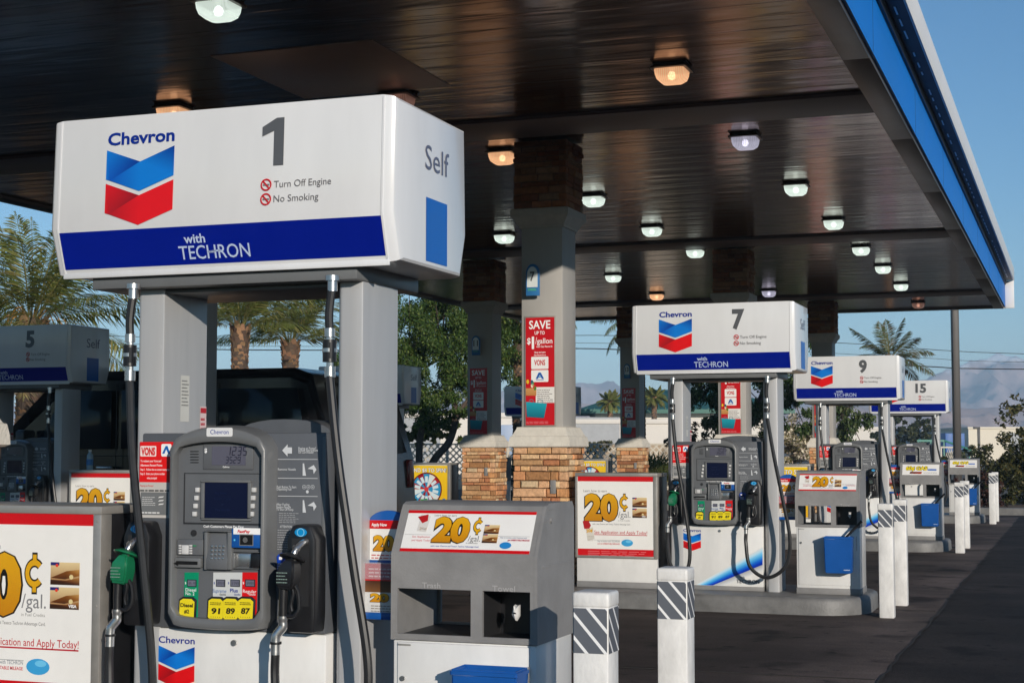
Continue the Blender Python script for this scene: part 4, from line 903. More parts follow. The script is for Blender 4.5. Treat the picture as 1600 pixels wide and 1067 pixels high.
# projecting light box: dark underside, white outer face, light slits
m = MB(); m.box((CX1 + .026, CY0, CZ + H1 - .04), (CX1 + T - .012, CY1, CZ + H1 + .0)); m.box((CX1 + .026, CY0, CZ + H1 - .12), (CX1 + .05, CY1, CZ + H1 - .042)); cb(m, 'lip_underside', M_fdark)
m = MB()
m.box((CX1 + T - .01, CY0 - .19, CZ + H1 - .045), (CX1 + T + .01, CY1 + .19, CZ + H1 + .22), .004)
m.box((CX0 - T - .01, CY0 - .19, CZ + H1 - .045), (CX0 - T + .01, CY1 + .19, CZ + H1 + .22), .004)
m.box((CX0 - T + .012, CY0 - .19, CZ + H1 - .045), (CX1 + T - .012, CY0 - .17, CZ + H1 + .22), .004)
cb(m, 'lip_face', mat('fascia_white', (.78, .77, .75), .4, var=.04, vscale=1))
m = MB(); m.box((CX0 - T, CY1 + .002, CZ - .03), (CX1 + T + .008, CY1 + .022, CZ + H1 - .047), .003); m.box((CX1 + .03, CY1 - .02, CZ - .03), (CX1 + T + .008, CY1 - .001, CZ + H1 - .047), .003)
cb(m, 'rear_fascia', mat('fascia_white', (.78, .77, .75), .4, var=.04, vscale=1))
m = MB(); m.box((CX0 - T + .02, CY0 - .16, CZ + H1 + .01), (CX1 + T - .02, CY1 + .18, CZ + H1 + .14)); m.box((CX0 + .03, CY0 + .03, CZ + .14), (CX1 - .03, CY1 - .03, CZ + .16)); cb(m, 'roof_deck', M_binG)
rr2 = random.Random(8); y = CY0 + .5; kz = mat('slit_pale', (.75, .75, .74), .35, metal=.6, var=.1)  # pale strips imitate light showing through gaps in the lip
while y < CY1 - .5:
    if rr2.random() < .75: m = MB(); m.box((CX1 + .095, y, CZ + H1 - .046), (CX1 + .108, y + rr2.uniform(.10, .26), CZ + H1 - .038)); cb(m, 'light_slit', kz)
    y += .36

# ceiling lights -------------------------------------------------
def bulb_mat(n, c, s):
    m = bpy.data.materials.new(n); m.use_nodes = True; b = m.node_tree.nodes['Principled BSDF']; b.inputs['Base Color'].default_value = (*c, 1)
    b.inputs['Emission Color'].default_value = (*c, 1); b.inputs['Emission Strength'].default_value = s; return m
def lens_mat(n, c, s):
    m = bulb_mat(n, c, s); t = m.node_tree; b = t.nodes['Principled BSDF']; b.inputs['Roughness'].default_value = .12
    b.inputs['Base Color'].default_value = (.75, .75, .72, 1)
    tc = t.nodes.new('ShaderNodeTexCoord'); wv = t.nodes.new('ShaderNodeTexWave'); wv.inputs['Scale'].default_value = 16; wv.inputs['Distortion'].default_value = .5
    t.links.new(tc.outputs['Object'], wv.inputs[0]); mr = t.nodes.new('ShaderNodeMapRange'); mr.inputs[3].default_value = .62; mr.inputs[4].default_value = .92
    t.links.new(wv.outputs['Fac'], mr.inputs[0]); t.links.new(mr.outputs[0], b.inputs['Alpha'])
    bp = t.nodes.new('ShaderNodeBump'); bp.inputs['Strength'].default_value = .6; t.links.new(wv.outputs['Fac'], bp.inputs['Height']); t.links.new(bp.outputs[0], b.inputs['Normal']); return m
LM = {'g': (lens_mat('lens_cool', (.86, 1, .90), .80), bulb_mat('lamp_cool', (.86, 1, .92), 3.5)), 'w': (lens_mat('lens_warm', (1, .52, .26), .80), bulb_mat('lamp_warm', (1, .62, .34), 3.5)),
      'v': (lens_mat('lens_lilac', (.80, .78, 1), .40), bulb_mat('lamp_lilac', (.85, .82, 1), 3)), 'd': (lens_mat('lens_dim', (1, .45, .32), .10), bulb_mat('lamp_dim', (1, .5, .35), 2))}
LP = {}
def make_light(kind):
    t = bpy.data.objects.new('ceiling_light', None); COL.objects.link(t)
    def rsq(h, z, r): return [(cx * (h - r) + r * math.cos(R(a + k * 22.5)), cy * (h - r) + r * math.sin(R(a + k * 22.5)), z) for cx, cy, a in ((1, 1, 0), (-1, 1, 90), (-1, -1, 180), (1, -1, 270)) for k in range(5)]
    m = MB(); m.loft([rsq(.165, .0, .03), rsq(.17, -.018, .03), rsq(.186, -.022, .03), rsq(.186, -.038, .03), rsq(.165, -.042, .03)]); m.build('housing', M_bronze, t)
    m = MB(); m.loft([rsq(.155, -.040, .04), rsq(.150, -.085, .045), rsq(.136, -.125, .05), rsq(.10, -.152, .05), rsq(.05, -.158, .03)]); m.build('lens', LM[kind][0], t, 40)
    m = MB(); m.loft([[(r * math.cos(k * math.pi / 6), r * math.sin(k * math.pi / 6), z) for k in range(12)] for r, z in ((.02, -.05), (.035, -.065), (.042, -.09), (.03, -.115), (.012, -.125))]); m.build('lamp', LM[kind][1], t)
    return t
lights = [(-2.72, 10.93, 'w', 'warm orange ceiling light, largest lit one above the number 7 pump'), (-4.95, 8.33, 'g', 'bright ceiling light nearest the camera, above the number 1 sign'),
 (-2.72, 13.6, 'v', 'lilac ceiling light just behind the first wide beam'), (-5.0, 13.55, 'w', 'warm orange ceiling light just left of the big brick column'),
 (-6.85, 10.85, 'w', 'warm ceiling light half hidden over the top left of the number 1 sign'), (-4.95, 11.05, 'd', 'dim reddish ceiling light on the access panel above the number 1 sign corner'),
 (-4.95, 16.3, 'g', 'cool ceiling light touching the right edge of the big brick column'), (-2.73, 16.3, 'g', 'cool white ceiling light, second behind the first wide beam on the right'),
 (-2.73, 19.0, 'g', 'greenish ceiling light just in front of the second wide beam'), (-4.96, 18.85, 'g', 'cool ceiling light in the middle row right of the brick column'),
 (-6.93, 18.85, 'g', 'cool ceiling light left of the big column shaft'), (-4.96, 21.2, 'g', 'cool ceiling light in the middle row left of the second brick column'),
 (-2.75, 21.7, 'g', 'bright ceiling light right behind the second wide beam'), (-6.93, 23.9, 'g', 'cool ceiling light deep in the left row above the number 7 sign'),
 (-2.73, 24.1, 'g', 'bright ceiling light, second last full one of the right row'), (-2.75, 26.85, 'g', 'bright ceiling light, last full one of the right row'),
 (-7.05, 27.1, 'w', 'warm ceiling light far back just over the number 7 sign'), (-5.05, 27.2, 'v', 'lilac ceiling light far back over the right end of the number 7 sign'), (-2.8, 30.4, 'd', 'dim reddish ceiling light by the far canopy edge')]
for x, y, kd, lb in lights:
    if kd not in LP: o = LP[kd] = make_light(kd)
    else: o = copy_tree(LP[kd])
    o.location = (x, y, CZ); o.scale = (.72, .72, .82); tag(o, lb, 'ceiling light', 'ceiling lights under the canopy')

# ================================================================ THE ISLANDS AND WHAT STANDS ON THEM
LX = -10.05; COLX = -4.475; LCOLX = -8.2
for k in range(4): island(-4.98, -1.62, PY + STEP * k)
for k in range(1, 4): island(-11.9, -7.7, PY + STEP * k)
def put(o, x, y, z=0): o.location = (x, y, z); return o
p1 = make_pump(1, 'large fuel pump numbered 1, nearest the camera'); put(p1, PX, PY, IZ)
def pump_copy(num, x, y, label):
    o = copy_tree(p1); put(o, x, y, IZ); o['label'] = label
    sg = [c for c in o.children if c.name.startswith('sign_cabinet')][0]
    for c in list(sg.children):
        if c.name.startswith('pump_number'): bpy.data.objects.remove(c)
    a = Art(); wd = .105 if num < 10 else .19
    a.text(str(num), .225, 2.2, .17, G_, 2, w=wd, al='C', bold=.045); a.build('pump_number', sg, sign_map)
    return o
pump_copy(7, PX, PY + STEP, 'fuel pump numbered 7, second from the camera on the right')
pump_copy(9, PX, PY + 2 * STEP, 'fuel pump numbered 9, between pumps 7 and 15')
pump_copy(15, PX, PY + 3 * STEP, 'fuel pump numbered 15, farthest on the right')
pump_copy(5, LX, PY + STEP, 'shaded fuel pump numbered 5 at the left edge in front of the black van')
pump_copy(11, LX, PY + 2 * STEP, 'shaded fuel pump between the big post and the tree, only its sign end seen')
pump_copy(13, LX, PY + 3 * STEP, 'dark far fuel pump whose sign shows either side of the middle column')
yk = lambda k: PY + STEP * k
bx = PX + BCX
make_board(bx, yk(0) - .27, 'poster cabinet with a huge gold 20¢ cut off at the lower left', 20)
make_board(bx, yk(1) - .29, 'whole white 20¢ poster cabinet beside pump 7 and the stone column', 20)
make_board(bx, yk(2) - .29, 'yellow prize wheel poster half hidden behind the second trash station', 1)
make_board(LX + 1.06, yk(1) - .29, '20¢ poster cabinet with a bottle on top, beside pump 5', 20)
make_board(LX + 1.06, yk(2) - .29, 'yellow prize wheel poster between the pump post and the stone pedestals', 1)
make_board(LX + 1.06, yk(3) - .29, 'yellow prize wheel poster peeping over the 20¢ cabinet by pump 7', 1)
bn = .94
make_bin(PX + bn, yk(0) - .29, 'large grey and white trash and towel station nearest the camera', 20)
make_bin(PX + bn, yk(1) - .29, 'trash station with 20¢ sign right of pump 7', 20)
make_bin(PX + bn, yk(2) - .29, 'trash station with yellow 60¢ sign in front of pump 15', 60)
make_bin(PX + bn, yk(3) - .29, 'farthest trash station with yellow 60¢ sign by the light pole', 60)
make_bin(LX - .98, yk(3) - .29, 'small far trash station with yellow sign seen between the two pedestals', 60)
for k, lb in ((0, 'blue brochure holder left of the nearest trash station'), (1, 'blue brochure holder between pump 7 and its trash station'), (2, 'blue brochure holder left of the third trash station'), (3, 'blue brochure holder left of the farthest trash station')):
    make_holder(PX + .592, yk(k) - .14, lb)
make_bucket(PX + 1.065, yk(0) - .30, 'blue bucket on the nearest trash station, cut by the photo edge', None)
make_bucket(PX + 1.04, yk(1) - .30, 'blue bucket hanging on the trash station by pump 7', 'black squeegee handle leaning out of the bucket by pump 7')
make_bucket(PX + 1.06, yk(2) - .30, 'blue bucket on the third trash station', 'squeegee in the bucket of the third trash station')
make_bucket(PX + 1.06, yk(3) - .30, 'blue bucket on the farthest trash station', 'squeegee in the bucket of the farthest trash station')
make_bucket(LX - .88, yk(3) - .30, 'tiny blue bucket between the two stone pedestals', None)
b0 = make_bollard('')
bl = ['striped bollard touching the nearest trash station, cut by the photo edge', 'striped bollard standing alone right of the nearest trash station', 'front bollard of the pair beside the second trash station', 'rear bollard of the pair beside the second trash station',
      'front bollard of the pair beside the third trash station', 'rear bollard of the pair beside the third trash station', 'front bollard of the farthest pair', 'rear bollard of the farthest pair']
for k in range(4):
    for j, dy in enumerate((-.55, .47)):
        o = b0 if k == 0 and j == 0 else copy_tree(b0)
        o.location = (-1.415 if k == 0 else -1.455, yk(k) + dy + (-.02 if k else 0), .01); o['label'] = bl[2 * k + j]; o['group'] = 'striped bollards at the island ends'
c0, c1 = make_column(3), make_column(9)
cols = [(COLX, 0, c0, 'stone column at the left photo edge, mostly out of frame'), (COLX, 1, c1, 'tall column in the middle with stone pedestal and red poster'), (COLX, 2, None, 'column behind the pump 7 sign'), (COLX, 3, None, 'farthest right column behind the pump 9 sign'),
        (LCOLX, 1, None, 'column hidden behind the left post of pump 1'), (LCOLX, 2, None, 'shaded column left of the middle column, with dim red poster'), (LCOLX, 3, None, 'shaded far column between the middle column and pump 7')]
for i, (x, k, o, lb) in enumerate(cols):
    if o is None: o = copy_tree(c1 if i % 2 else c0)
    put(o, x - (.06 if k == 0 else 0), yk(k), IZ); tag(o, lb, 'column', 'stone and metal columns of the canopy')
sp = save_poster(0, 0, '')
for i, (x, k, lb) in enumerate(((COLX, 1, 'bright red save poster on the middle column'), (COLX, 2, 'red save poster behind pump 7'), (COLX, 3, 'red save poster behind pump 9, partly covered'), (LCOLX, 2, 'dim red save poster on the shaded column'), (LCOLX, 3, 'dark red save poster on the far shaded column'))):
    o = sp if i == 0 else copy_tree(sp); put(o, x, yk(k) - .195); o['label'] = lb; o['group'] = 'red save posters on the columns'
lane_plaque(COLX - .06, yk(1) - .195, 7, 'blue plaque with a 7 on the middle column'); lane_plaque(LCOLX - .03, yk(2) - .195, 11, 'dark plaque numbered 11 on the shaded column'); lane_plaque(LCOLX - .03, yk(3) - .195, 13, 'dark plaque on the far shaded column')
bt = thing('water_bottle', 'small blue water bottle on the poster cabinet beside pump 5', 'bottle', (LX + .82, yk(1) - .15, IZ + .986))
m = MB(); m.tube([(0, 0, 0), (0, 0, .01), (0, 0, .12), (0, 0, .145), (0, 0, .17), (0, 0, .18)], [.028, .033, .033, .030, .014, .014], 14); m.build('body', mat('bottle_pet', (.35, .5, .6), .1, var=.05), bt)
m = MB(); m.tube([(0, 0, .045), (0, 0, .105)], .0338, 14); m.build('label_wrap', mat('bottle_label', (.03, .2, .5), .4, var=.3, vscale=60), bt); m = MB(); m.cyl((0, 0, .178), (0, 0, .198), .016, 12); m.build('lid', M_white, bt)
# ================================================================ BLACK VAN
M_car = mat('black_car_paint', (.006, .006, .007), .2, var=.05, coat=.2); M_glass = mat('tinted_glass', (.008, .014, .02), .08, var=0, spec=.3); M_tyre = mat('tyre', (.02, .02, .02), .8, var=.2)
van = thing('van', 'tall black van parked behind pumps 1 and 5', 'van', (-9.6, 15.6, 0))
m = MB()
def vsec(y, i): return [(-3.0 + i, y, .38), (-3.05 + i, y, .75), (-2.9 + i, y, 1.12), (-1.95, y, 1.28), (-1.62 + i * .3, y, 1.62 - i), (-1.05 + i, y, 2.13 - i), (-.8 + i, y, 2.19 - i), (1.9 - i, y, 2.19 - i), (2.1 - i, y, 2.12 - i), (2.38 - i, y, 1.25), (2.42 - i, y, .5), (2.36 - i, y, .38)]
m.loft([vsec(-.93, .10), vsec(-.985, .03), vsec(-1.0, 0), vsec(1.0, 0), vsec(.985, .03), vsec(.93, .1)]); bd = m.build('body', M_car, van, 25)
for nm, pts in (('side_window', [(-1.35, 1.34), (-.35, 1.34), (-.35, 1.98), (-.95, 1.98)]), ('side_window', [(-.22, 1.34), (.85, 1.34), (.85, 1.98), (-.22, 1.98)]), ('side_window', [(.98, 1.34), (2.05, 1.34), (1.92, 1.98), (.98, 1.98)])):
    m = MB(); m.prism(pts, -1.006, -1.0, 'y', .002); m.build(nm, M_glass, van)
m = MB(); m.loft([[(-1.60, -.86, 1.66), (-1.60, .86, 1.66), (-1.04, .80, 2.10), (-1.04, -.80, 2.10)], [(-1.625, -.86, 1.66), (-1.625, .86, 1.66), (-1.075, .80, 2.12), (-1.075, -.80, 2.12)]]); m.build('windscreen', M_glass, van)
m = MB()
for x in (-.285, .915): m.box((x - .004, -1.0025, .5), (x + .004, -.995, 2.05))
m.box((-2.0, -1.0025, 1.26), (2.3, -.995, 1.268)); m.build('door_seam', M_dark, bd)
for x in (-.42, .75):
    m = MB(); m.box((x - .1, -1.03, 1.12), (x + .1, -1.0, 1.15), .008); m.build('door_handle', M_steel, van)
m = MB(); m.box((-1.45, -1.22, 1.36), (-1.33, -1.0, 1.55), .03); m.build('mirror', M_blackp, van)
for x in (-2.15, 1.45):
    for s in (-1, 1):
        m = MB(); m.tube([(x, s * .80, .38), (x, s * .82, .38), (x, s * 1.0, .38), (x, s * 1.015, .38)], [.34, .38, .38, .33], 28); wl = m.build('wheel', M_tyre, van)
        m = MB(); m.tube([(x, s * 1.012, .38), (x, s * 1.022, .38), (x, s * 1.0225, .38)], [.23, .21, .06], 20); m.build('rim', M_steel, wl)
m = MB(); m.loft([[(2.395, -.78, 1.30), (2.395, .78, 1.30), (2.145, .74, 2.05), (2.145, -.74, 2.05)], [(2.375, -.78, 1.30), (2.375, .78, 1.30), (2.125, .74, 2.05), (2.125, -.74, 2.05)]]); m.build('rear_window', M_glass, van)
for s in (-1, 1):
    m = MB(); m.box((2.33, s * .86 - .07, .9), (2.425, s * .86 + .07, 1.22), .02); m.build('tail_light', mat('tail_red', (.25, .01, .01), .2, var=0), van)
    m = MB(); m.box((-3.06, s * .72 - .16, .78), (-2.93, s * .72 + .16, .95), .03); m.build('headlight', M_lcd, van)

# ================================================================ PLANTS
def leafmat(name, tr):
    m = bpy.data.materials.new(name); m.use_nodes = True; t = m.node_tree; b = t.nodes['Principled BSDF']; b.inputs['Roughness'].default_value = .5; b.inputs['Specular IOR Level'].default_value = .3
    a = t.nodes.new('ShaderNodeAttribute'); a.attribute_name = 'Col'; t.links.new(a.outputs['Color'], b.inputs['Base Color'])
    tl = t.nodes.new('ShaderNodeBsdfTranslucent'); t.links.new(a.outputs['Color'], tl.inputs[0]); mx = t.nodes.new('ShaderNodeMixShader'); mx.inputs[0].default_value = tr
    t.links.new(b.outputs[0], mx.inputs[1]); t.links.new(tl.outputs[0], mx.inputs[2]); t.links.new(mx.outputs[0], t.nodes['Material Output'].inputs[0]); return m
M_leaf = leafmat('leaf', .3); M_frond = leafmat('palm_leaf', .3)
M_bark = mat('bark', (.085, .06, .045), .9, var=.35, vscale=9, bump=.6, bscale=25); M_boot = mat('palm_boots', rough=.9, attr=True, var=.3, vscale=20, bump=.5, bscale=40)
def rcol(rn, base, j=.3, alt=None, p=.2):
    c = alt if (alt and rn.random() < p) else base; k = 1 + rn.uniform(-j, j); return (c[0] * k, c[1] * k * (1 + rn.uniform(-.08, .08)), c[2] * k, 1)
def leafy(parent, clumps, n, size, base, alt, p, rn, droop=0, asp=2.2, name='crown'):
    V = []; Fc = []; C = []
    tw = sum(r ** 2 for _, r in clumps)
    for c, r in clumps:
        for _ in range(int(n * r * r / tw)):
            d = Vector((rn.gauss(0, 1), rn.gauss(0, 1), rn.gauss(0, 1))); d.normalize(); q = r * rn.random() ** .45
            p0 = c + Vector((d.x * q, d.y * q, d.z * q * .8)); p0.z -= droop * rn.random() ** 2 * r
            if p0.z < .05: continue
            a = Vector((rn.uniform(-1, 1), rn.uniform(-1, 1), rn.uniform(-1, .6) - droop)).normalized(); b_ = a.cross(Vector((rn.uniform(-1, 1), rn.uniform(-1, 1), rn.uniform(-1, 1)))).normalized()
            s = size * rn.uniform(.6, 1.4); k = len(V)
            V += [p0 - a * s, p0 + b_ * s / asp, p0 + a * s, p0 - b_ * s / asp]; Fc.append((k, k + 1, k + 2, k + 3)); C.append(rcol(rn, base, .4, alt, p))
    return raw(name, V, Fc, M_leaf, parent, C)
def broad_tree(name, label, px, d, trunks, blobs, n, size, base, alt, p=.25, seed=1, droop=.5, sub=26, group=None, sc=1):
    """trunks: lists of (px, py, r); blobs: (px, py, radius_m, depth offset)"""
    rn = random.Random(seed); o = at(px, d); t = thing(name, label, 'tree' if trunks else 'shrub', o, group)
    def W(qx, qy, dd=0): v = at(qx, d + dd); return Vector((v.x, v.y, max(.0, hgt(qy, d + dd)))) - o
    m = MB(); tips = []
    for tr in trunks:
        pts = [W(a, b, k * .1) for k, (a, b, r) in enumerate(tr)]; sp_ = spline(pts, 5); rads = []; tr = [(a, b, r * sc) for a, b, r in tr]
        for i in range(len(sp_)): f = i / (len(sp_) - 1) * (len(tr) - 1); k = min(int(f), len(tr) - 2); rads.append(tr[k][2] + (tr[k + 1][2] - tr[k][2]) * (f - k))
        m.tube(sp_, rads, 8); tips.append(pts[-1])
    cl = []
    for bx_, by_, r, dd in blobs:
        r *= sc
        c = W(bx_, by_, dd)
        for _ in range(sub):
            v = Vector((rn.gauss(0, 1), rn.gauss(0, 1), rn.gauss(0, 1))).normalized() * r * rn.random() ** .4; v.z *= .8
            cl.append((c + v, r * rn.uniform(.14, .30)))
        if tips:
            for _ in range(5):
                v = Vector((rn.gauss(0, .4), rn.gauss(0, .4), rn.gauss(0, .4))) * r; tp = min(tips, key=lambda q: (q - c).length)
                m.tube(spline([tp, (tp + c + v) / 2 + Vector((0, 0, .15)), c + v], 4), [.035, .03, .028, .024, .02, .018, .014, .012, .008], 5)
    if trunks: m.build('trunk', M_bark, t)
    else: m.bm.free()
    leafy(t, cl, n, size, base, alt, p, rn, droop, name='crown' if trunks else 'foliage'); return t
def palm(name, label, px, d, cy, tr, flen, nf, seed, lo=-35, dr=1, base=(.16, .185, .045), alt=(.30, .26, .085), group='date palms behind the forecourt', fruit=False, lw=.020):
    rn = random.Random(seed); o = at(px, d); t = thing(name, label, 'palm tree', o, group); zc = hgt(cy, d)
    m = MB(); n = 14; m.tube([(0, 0, -.05 + (zc + .05) * k / n) for k in range(n + 1)], [tr * (1.05 - .2 * k / n) for k in range(n + 1)], 12); m.build('trunk', M_bark, t)
    V = []; Fc = []; C = []; k = 0; z = .15
    while z < zc - .02:                                             # spiral of old leaf bases
        a = k * 2.39996; sw = 1 + .35 * max(0, (z - zc + .8) / .8); r0 = tr * (1.02 - .2 * z / zc) * sw; e = Vector((math.cos(a), math.sin(a), 0)); s = Vector((-e.y, e.x, 0)); w_ = tr * rn.uniform(.30, .42); h = rn.uniform(.13, .2); q = len(V); c = Vector((0, 0, z))
        V += [c + e * r0 * .8 - s * w_, c + e * r0 * .8 + s * w_, c + e * (r0 * 1.12) + s * w_ * .55 + Vector((0, 0, h)), c + e * (r0 * 1.12) - s * w_ * .55 + Vector((0, 0, h)), c + e * r0 * .9 + Vector((0, 0, h * 1.02))]
        Fc += [(q, q + 1, q + 2, q + 3), (q + 3, q + 2, q + 4), (q, q + 3, q + 4), (q + 1, q + 4, q + 2)]; cc = rcol(rn, (.30, .17, .09), .35, (.14, .09, .06), .35); C += [cc] * 4
        z += .28 * tr / 3 * .55; k += 1
    raw('leaf_bases', V, Fc, M_boot, t, C)
    V = []; Fc = []; C = []; up = Vector((0, 0, 1)); c0 = Vector((0, 0, zc))
    for i in range(nf):
        f = (i + .5) / nf; el = R(86 + (lo - 86) * f ** .9 + rn.uniform(-6, 6)); az = i * 2.39996 + rn.uniform(-.2, .2); L = flen * rn.uniform(.85, 1.1) * (.85 + .15 * math.sin(f * 3.1)); dirh = Vector((math.cos(az), math.sin(az), 0)); p = c0 + dirh * tr * .4; pts = [p]; ns = 22; drp = R(rn.uniform(30, 62)) * dr / ns * (1.2 if f > .3 else .7)
        fc = (.15, .11, .05) if (f > .9 and rn.random() < .7) else base
        for s in range(ns): el -= drp * (.4 + 1.2 * s / ns); pts.append(pts[-1] + (dirh * math.cos(el) + up * math.sin(el)) * L / ns)
        side = Vector((-dirh.y, dirh.x, 0)); roll = rn.uniform(-.5, .5)
        for s in range(ns):
            a, b_ = pts[s], pts[s + 1]; tg = (b_ - a).normalized(); nr = side.cross(tg).normalized(); sd = (side * math.cos(roll) + nr * math.sin(roll)); nn = sd.cross(tg)
            w_ = .018 * (1 - s / ns) + .004; q = len(V); V += [a - sd * w_, a + sd * w_, b_ + sd * w_ * .9, b_ - sd * w_ * .9]; Fc.append((q, q + 1, q + 2, q + 3)); C.append(rcol(rn, (.22, .20, .07), .2))
            if s < 3: continue
            u = (s - 3) / (ns - 3); ll = flen * .23 * (math.sin(math.pi * min(1, .18 + u * .86)) ** .7)
            for m_ in range(3):
                pp = a.lerp(b_, m_ / 3)
                for sg in (-1, 1):
                    d_ = (sd * sg * .80 + tg * .62 - nn * -.28 + Vector((rn.uniform(-.12, .12), rn.uniform(-.12, .12), rn.uniform(-.22, .08)))).normalized(); l = ll * rn.uniform(.85, 1.15); wv = tg * lw * .5; q = len(V)
                    V += [pp - wv * .6, pp + d_ * l * .45 - wv, pp + d_ * l + Vector((0, 0, -l * .12)), pp + d_ * l * .45 + wv]; Fc.append((q, q + 1, q + 2, q + 3)); C.append(rcol(rn, fc, .3, alt, .22))
    raw('crown', V, Fc, M_frond, t, C)
    if fruit:
        m = MB()
        for k in range(16):
            a = rn.uniform(0, 6.28); e = Vector((math.cos(a), math.sin(a), 0)); r_ = rn.uniform(.5, .9); m.tube(spline([c0 + e * .1, c0 + e * r_ * .5 + up * rn.uniform(.1, .3), c0 + e * r_ + up * rn.uniform(-.5, 0)], 4), .012, 5)
        m.build('fruit_stalk', mat('date_orange', (.55, .25, .04), .6, var=.3, vscale=20), t)
    return t
palm('date_palm', 'big leafy date palm at the left edge above the number 5 pump', 48, 33, 500, .32, 3.0, 54, 1, lo=-35, fruit=True, lw=.036, dr=.8)
palm('date_palm', 'left of the two palms seen between the posts of pump 1', 374, 40, 512, .24, 2.5, 30, 2, lo=12, lw=.03, dr=.75)
palm('date_palm', 'right of the two palms seen between the posts of pump 1', 453, 46, 536, .27, 2.9, 30, 3, lo=12, lw=.034, dr=.75)
palm('date_palm', 'palm whose brown trunk stands between the shaded column and the middle column', 813, 44, 455, .21, 2.0, 44, 4, lo=-40, lw=.03)
palm('date_palm', 'palm behind the far shaded column with a frond tip hanging left of it', 1000, 37, 500, .13, 1.15, 36, 5, lo=-55)
palm('date_palm', 'sparse palm against the sky above the number 9 sign', 1391, 47, 560, .12, 1.55, 17, 8, lo=-18, base=(.10, .12, .04), alt=(.2, .15, .08), lw=.03)
palm('date_palm', 'little distant palm left of the green roof', 953, 95, 628, .18, .95, 30, 7, lo=-45, lw=.07)
palm('date_palm', 'little distant palm right above the green roof', 1022, 97, 622, .18, 1.0, 34, 17, lo=-45, lw=.07)
DG, LG = (.055, .105, .022), (.15, .20, .05)
broad_tree('mesquite_tree', 'dark shady tree left of the shaded column', 665, 44, [[(668, 760, .10), (678, 720, .09), (702, 690, .085), (712, 650, .08), (705, 610, .06), (690, 560, .04)], [(655, 745, .09), (656, 690, .08), (661, 650, .07), (648, 610, .05), (640, 570, .03)], [(712, 650, .06), (735, 620, .045), (760, 580, .03)]],
           [(600, 520, 1.0, 0), (660, 490, 1.1, .5), (720, 510, 1.15, 0), (690, 560, .9, -.3), (640, 580, .7, .2), (775, 520, 1.0, .3), (790, 570, .7, 0), (720, 610, .75, .2), (570, 560, .8, .5), (690, 440, 1.0, .4), (800, 470, .8, .3), (690, 625, .75, .1), (625, 630, .7, .2), (745, 640, .5, 0)], 105000, .040, DG, LG, .28, 1, .6, 34, sc=1.29)
broad_tree('shade_tree', 'large dark tree behind pump 7', 1160, 39, [[(1165, 745, .12), (1160, 690, .11), (1150, 640, .09), (1130, 590, .06)], [(1160, 690, .09), (1185, 630, .07), (1210, 570, .04)]],
           [(1100, 600, .9, 0), (1145, 570, 1.1, .5), (1200, 590, 1.0, 0), (1225, 540, 1.0, .5), (1080, 570, .6, .4), (1180, 640, .8, 0), (1120, 650, .7, -.2), (1235, 640, .7, 0), (1215, 480, .9, .2), (1090, 520, .6, 0)], 34000, .048, (.045, .08, .022), (.11, .15, .045), .25, 3, .8, 20)
broad_tree('airy_tree', 'small airy light green tree right of the number 9 posts', 1322, 46, [[(1318, 730, .06), (1320, 690, .05), (1315, 650, .03)]], [(1310, 640, .7, 0), (1335, 655, .55, 0), (1290, 650, .5, .2), (1300, 600, .5, 0), (1325, 690, .6, -.1)], 3600, .06, (.06, .095, .03), (.12, .15, .05), .3, 5, .8, 14)
broad_tree('oleander_hedge', 'pale flowering oleander bush right of pump 7', 1265, 47, [], [(1215, 690, .75, 0), (1250, 680, .8, 0), (1285, 690, .8, .3), (1235, 720, .8, -.2), (1275, 725, .8, -.2), (1190, 715, .7, 0)], 15000, .055, (.24, .21, .10), (.80, .70, .56), .5, 6, .1, 30, sc=1.1)
broad_tree('brown_hedge', 'dry brownish hedge behind pump 7 between its posts', 1120, 40, [], [(1075, 690, .6, 0), (1110, 685, .7, .2), (1150, 700, .7, 0), (1090, 720, .6, -.2)], 3600, .06, (.07, .055, .025), (.13, .10, .05), .4, 16, .1, 20)
broad_tree('dark_bush', 'big dark green bush at the right edge', 1570, 37, [], [(1575, 720, .85, 0), (1620, 730, .9, .4), (1555, 765, .65, -.3), (1600, 770, .8, -.3), (1660, 740, 1.0, 0), (1640, 700, .6, .3), (1600, 695, .5, 0), (1720, 730, 1.0, .4)], 26000, .045, (.055, .060, .017), (.12, .10, .03), .3, 9, .1, 26)
broad_tree('wispy_bush', 'thin wispy stems above the dark bush', 1595, 38, [], [(1590, 640, .45, 0), (1575, 650, .35, 0), (1610, 625, .4, 0)], 420, .06, (.06, .065, .02), (.14, .12, .05), .4, 12, 0, 16)
broad_tree('red_bush', 'dark reddish bush behind the last bollards', 1522, 35.5, [], [(1518, 772, .42, 0), (1532, 755, .45, .2), (1505, 760, .35, .2), (1548, 790, .35, -.2)], 3600, .05, (.05, .022, .018), (.10, .045, .035), .3, 10, .1, 18)
broad_tree('low_shrub', 'low shrub by the lattice fence left of the far shaded column', 940, 55, [], [(918, 702, .5, 0), (945, 700, .5, 0), (965, 706, .4, 0)], 1600, .08, (.10, .10, .04), (.16, .14, .07), .3, 13, 0, 12)
broad_tree('low_shrub', 'yellow green shrub behind the mesquite trunk', 680, 48, [], [(665, 672, .6, 0), (700, 668, .7, 0), (640, 680, .5, 0)], 2600, .08, (.10, .14, .03), (.16, .18, .05), .3, 14, 0, 14)
broad_tree('low_shrub', 'dark distant trees under the number 15 sign', 1420, 120, [], [(1405, 672, 1.3, 0), (1430, 668, 1.3, 0), (1395, 690, 1.2, 0), (1375, 686, .9, 0), (1445, 692, 1.0, 0)], 4200, .16, (.045, .055, .02), (.09, .09, .035), .3, 15, 0, 16)
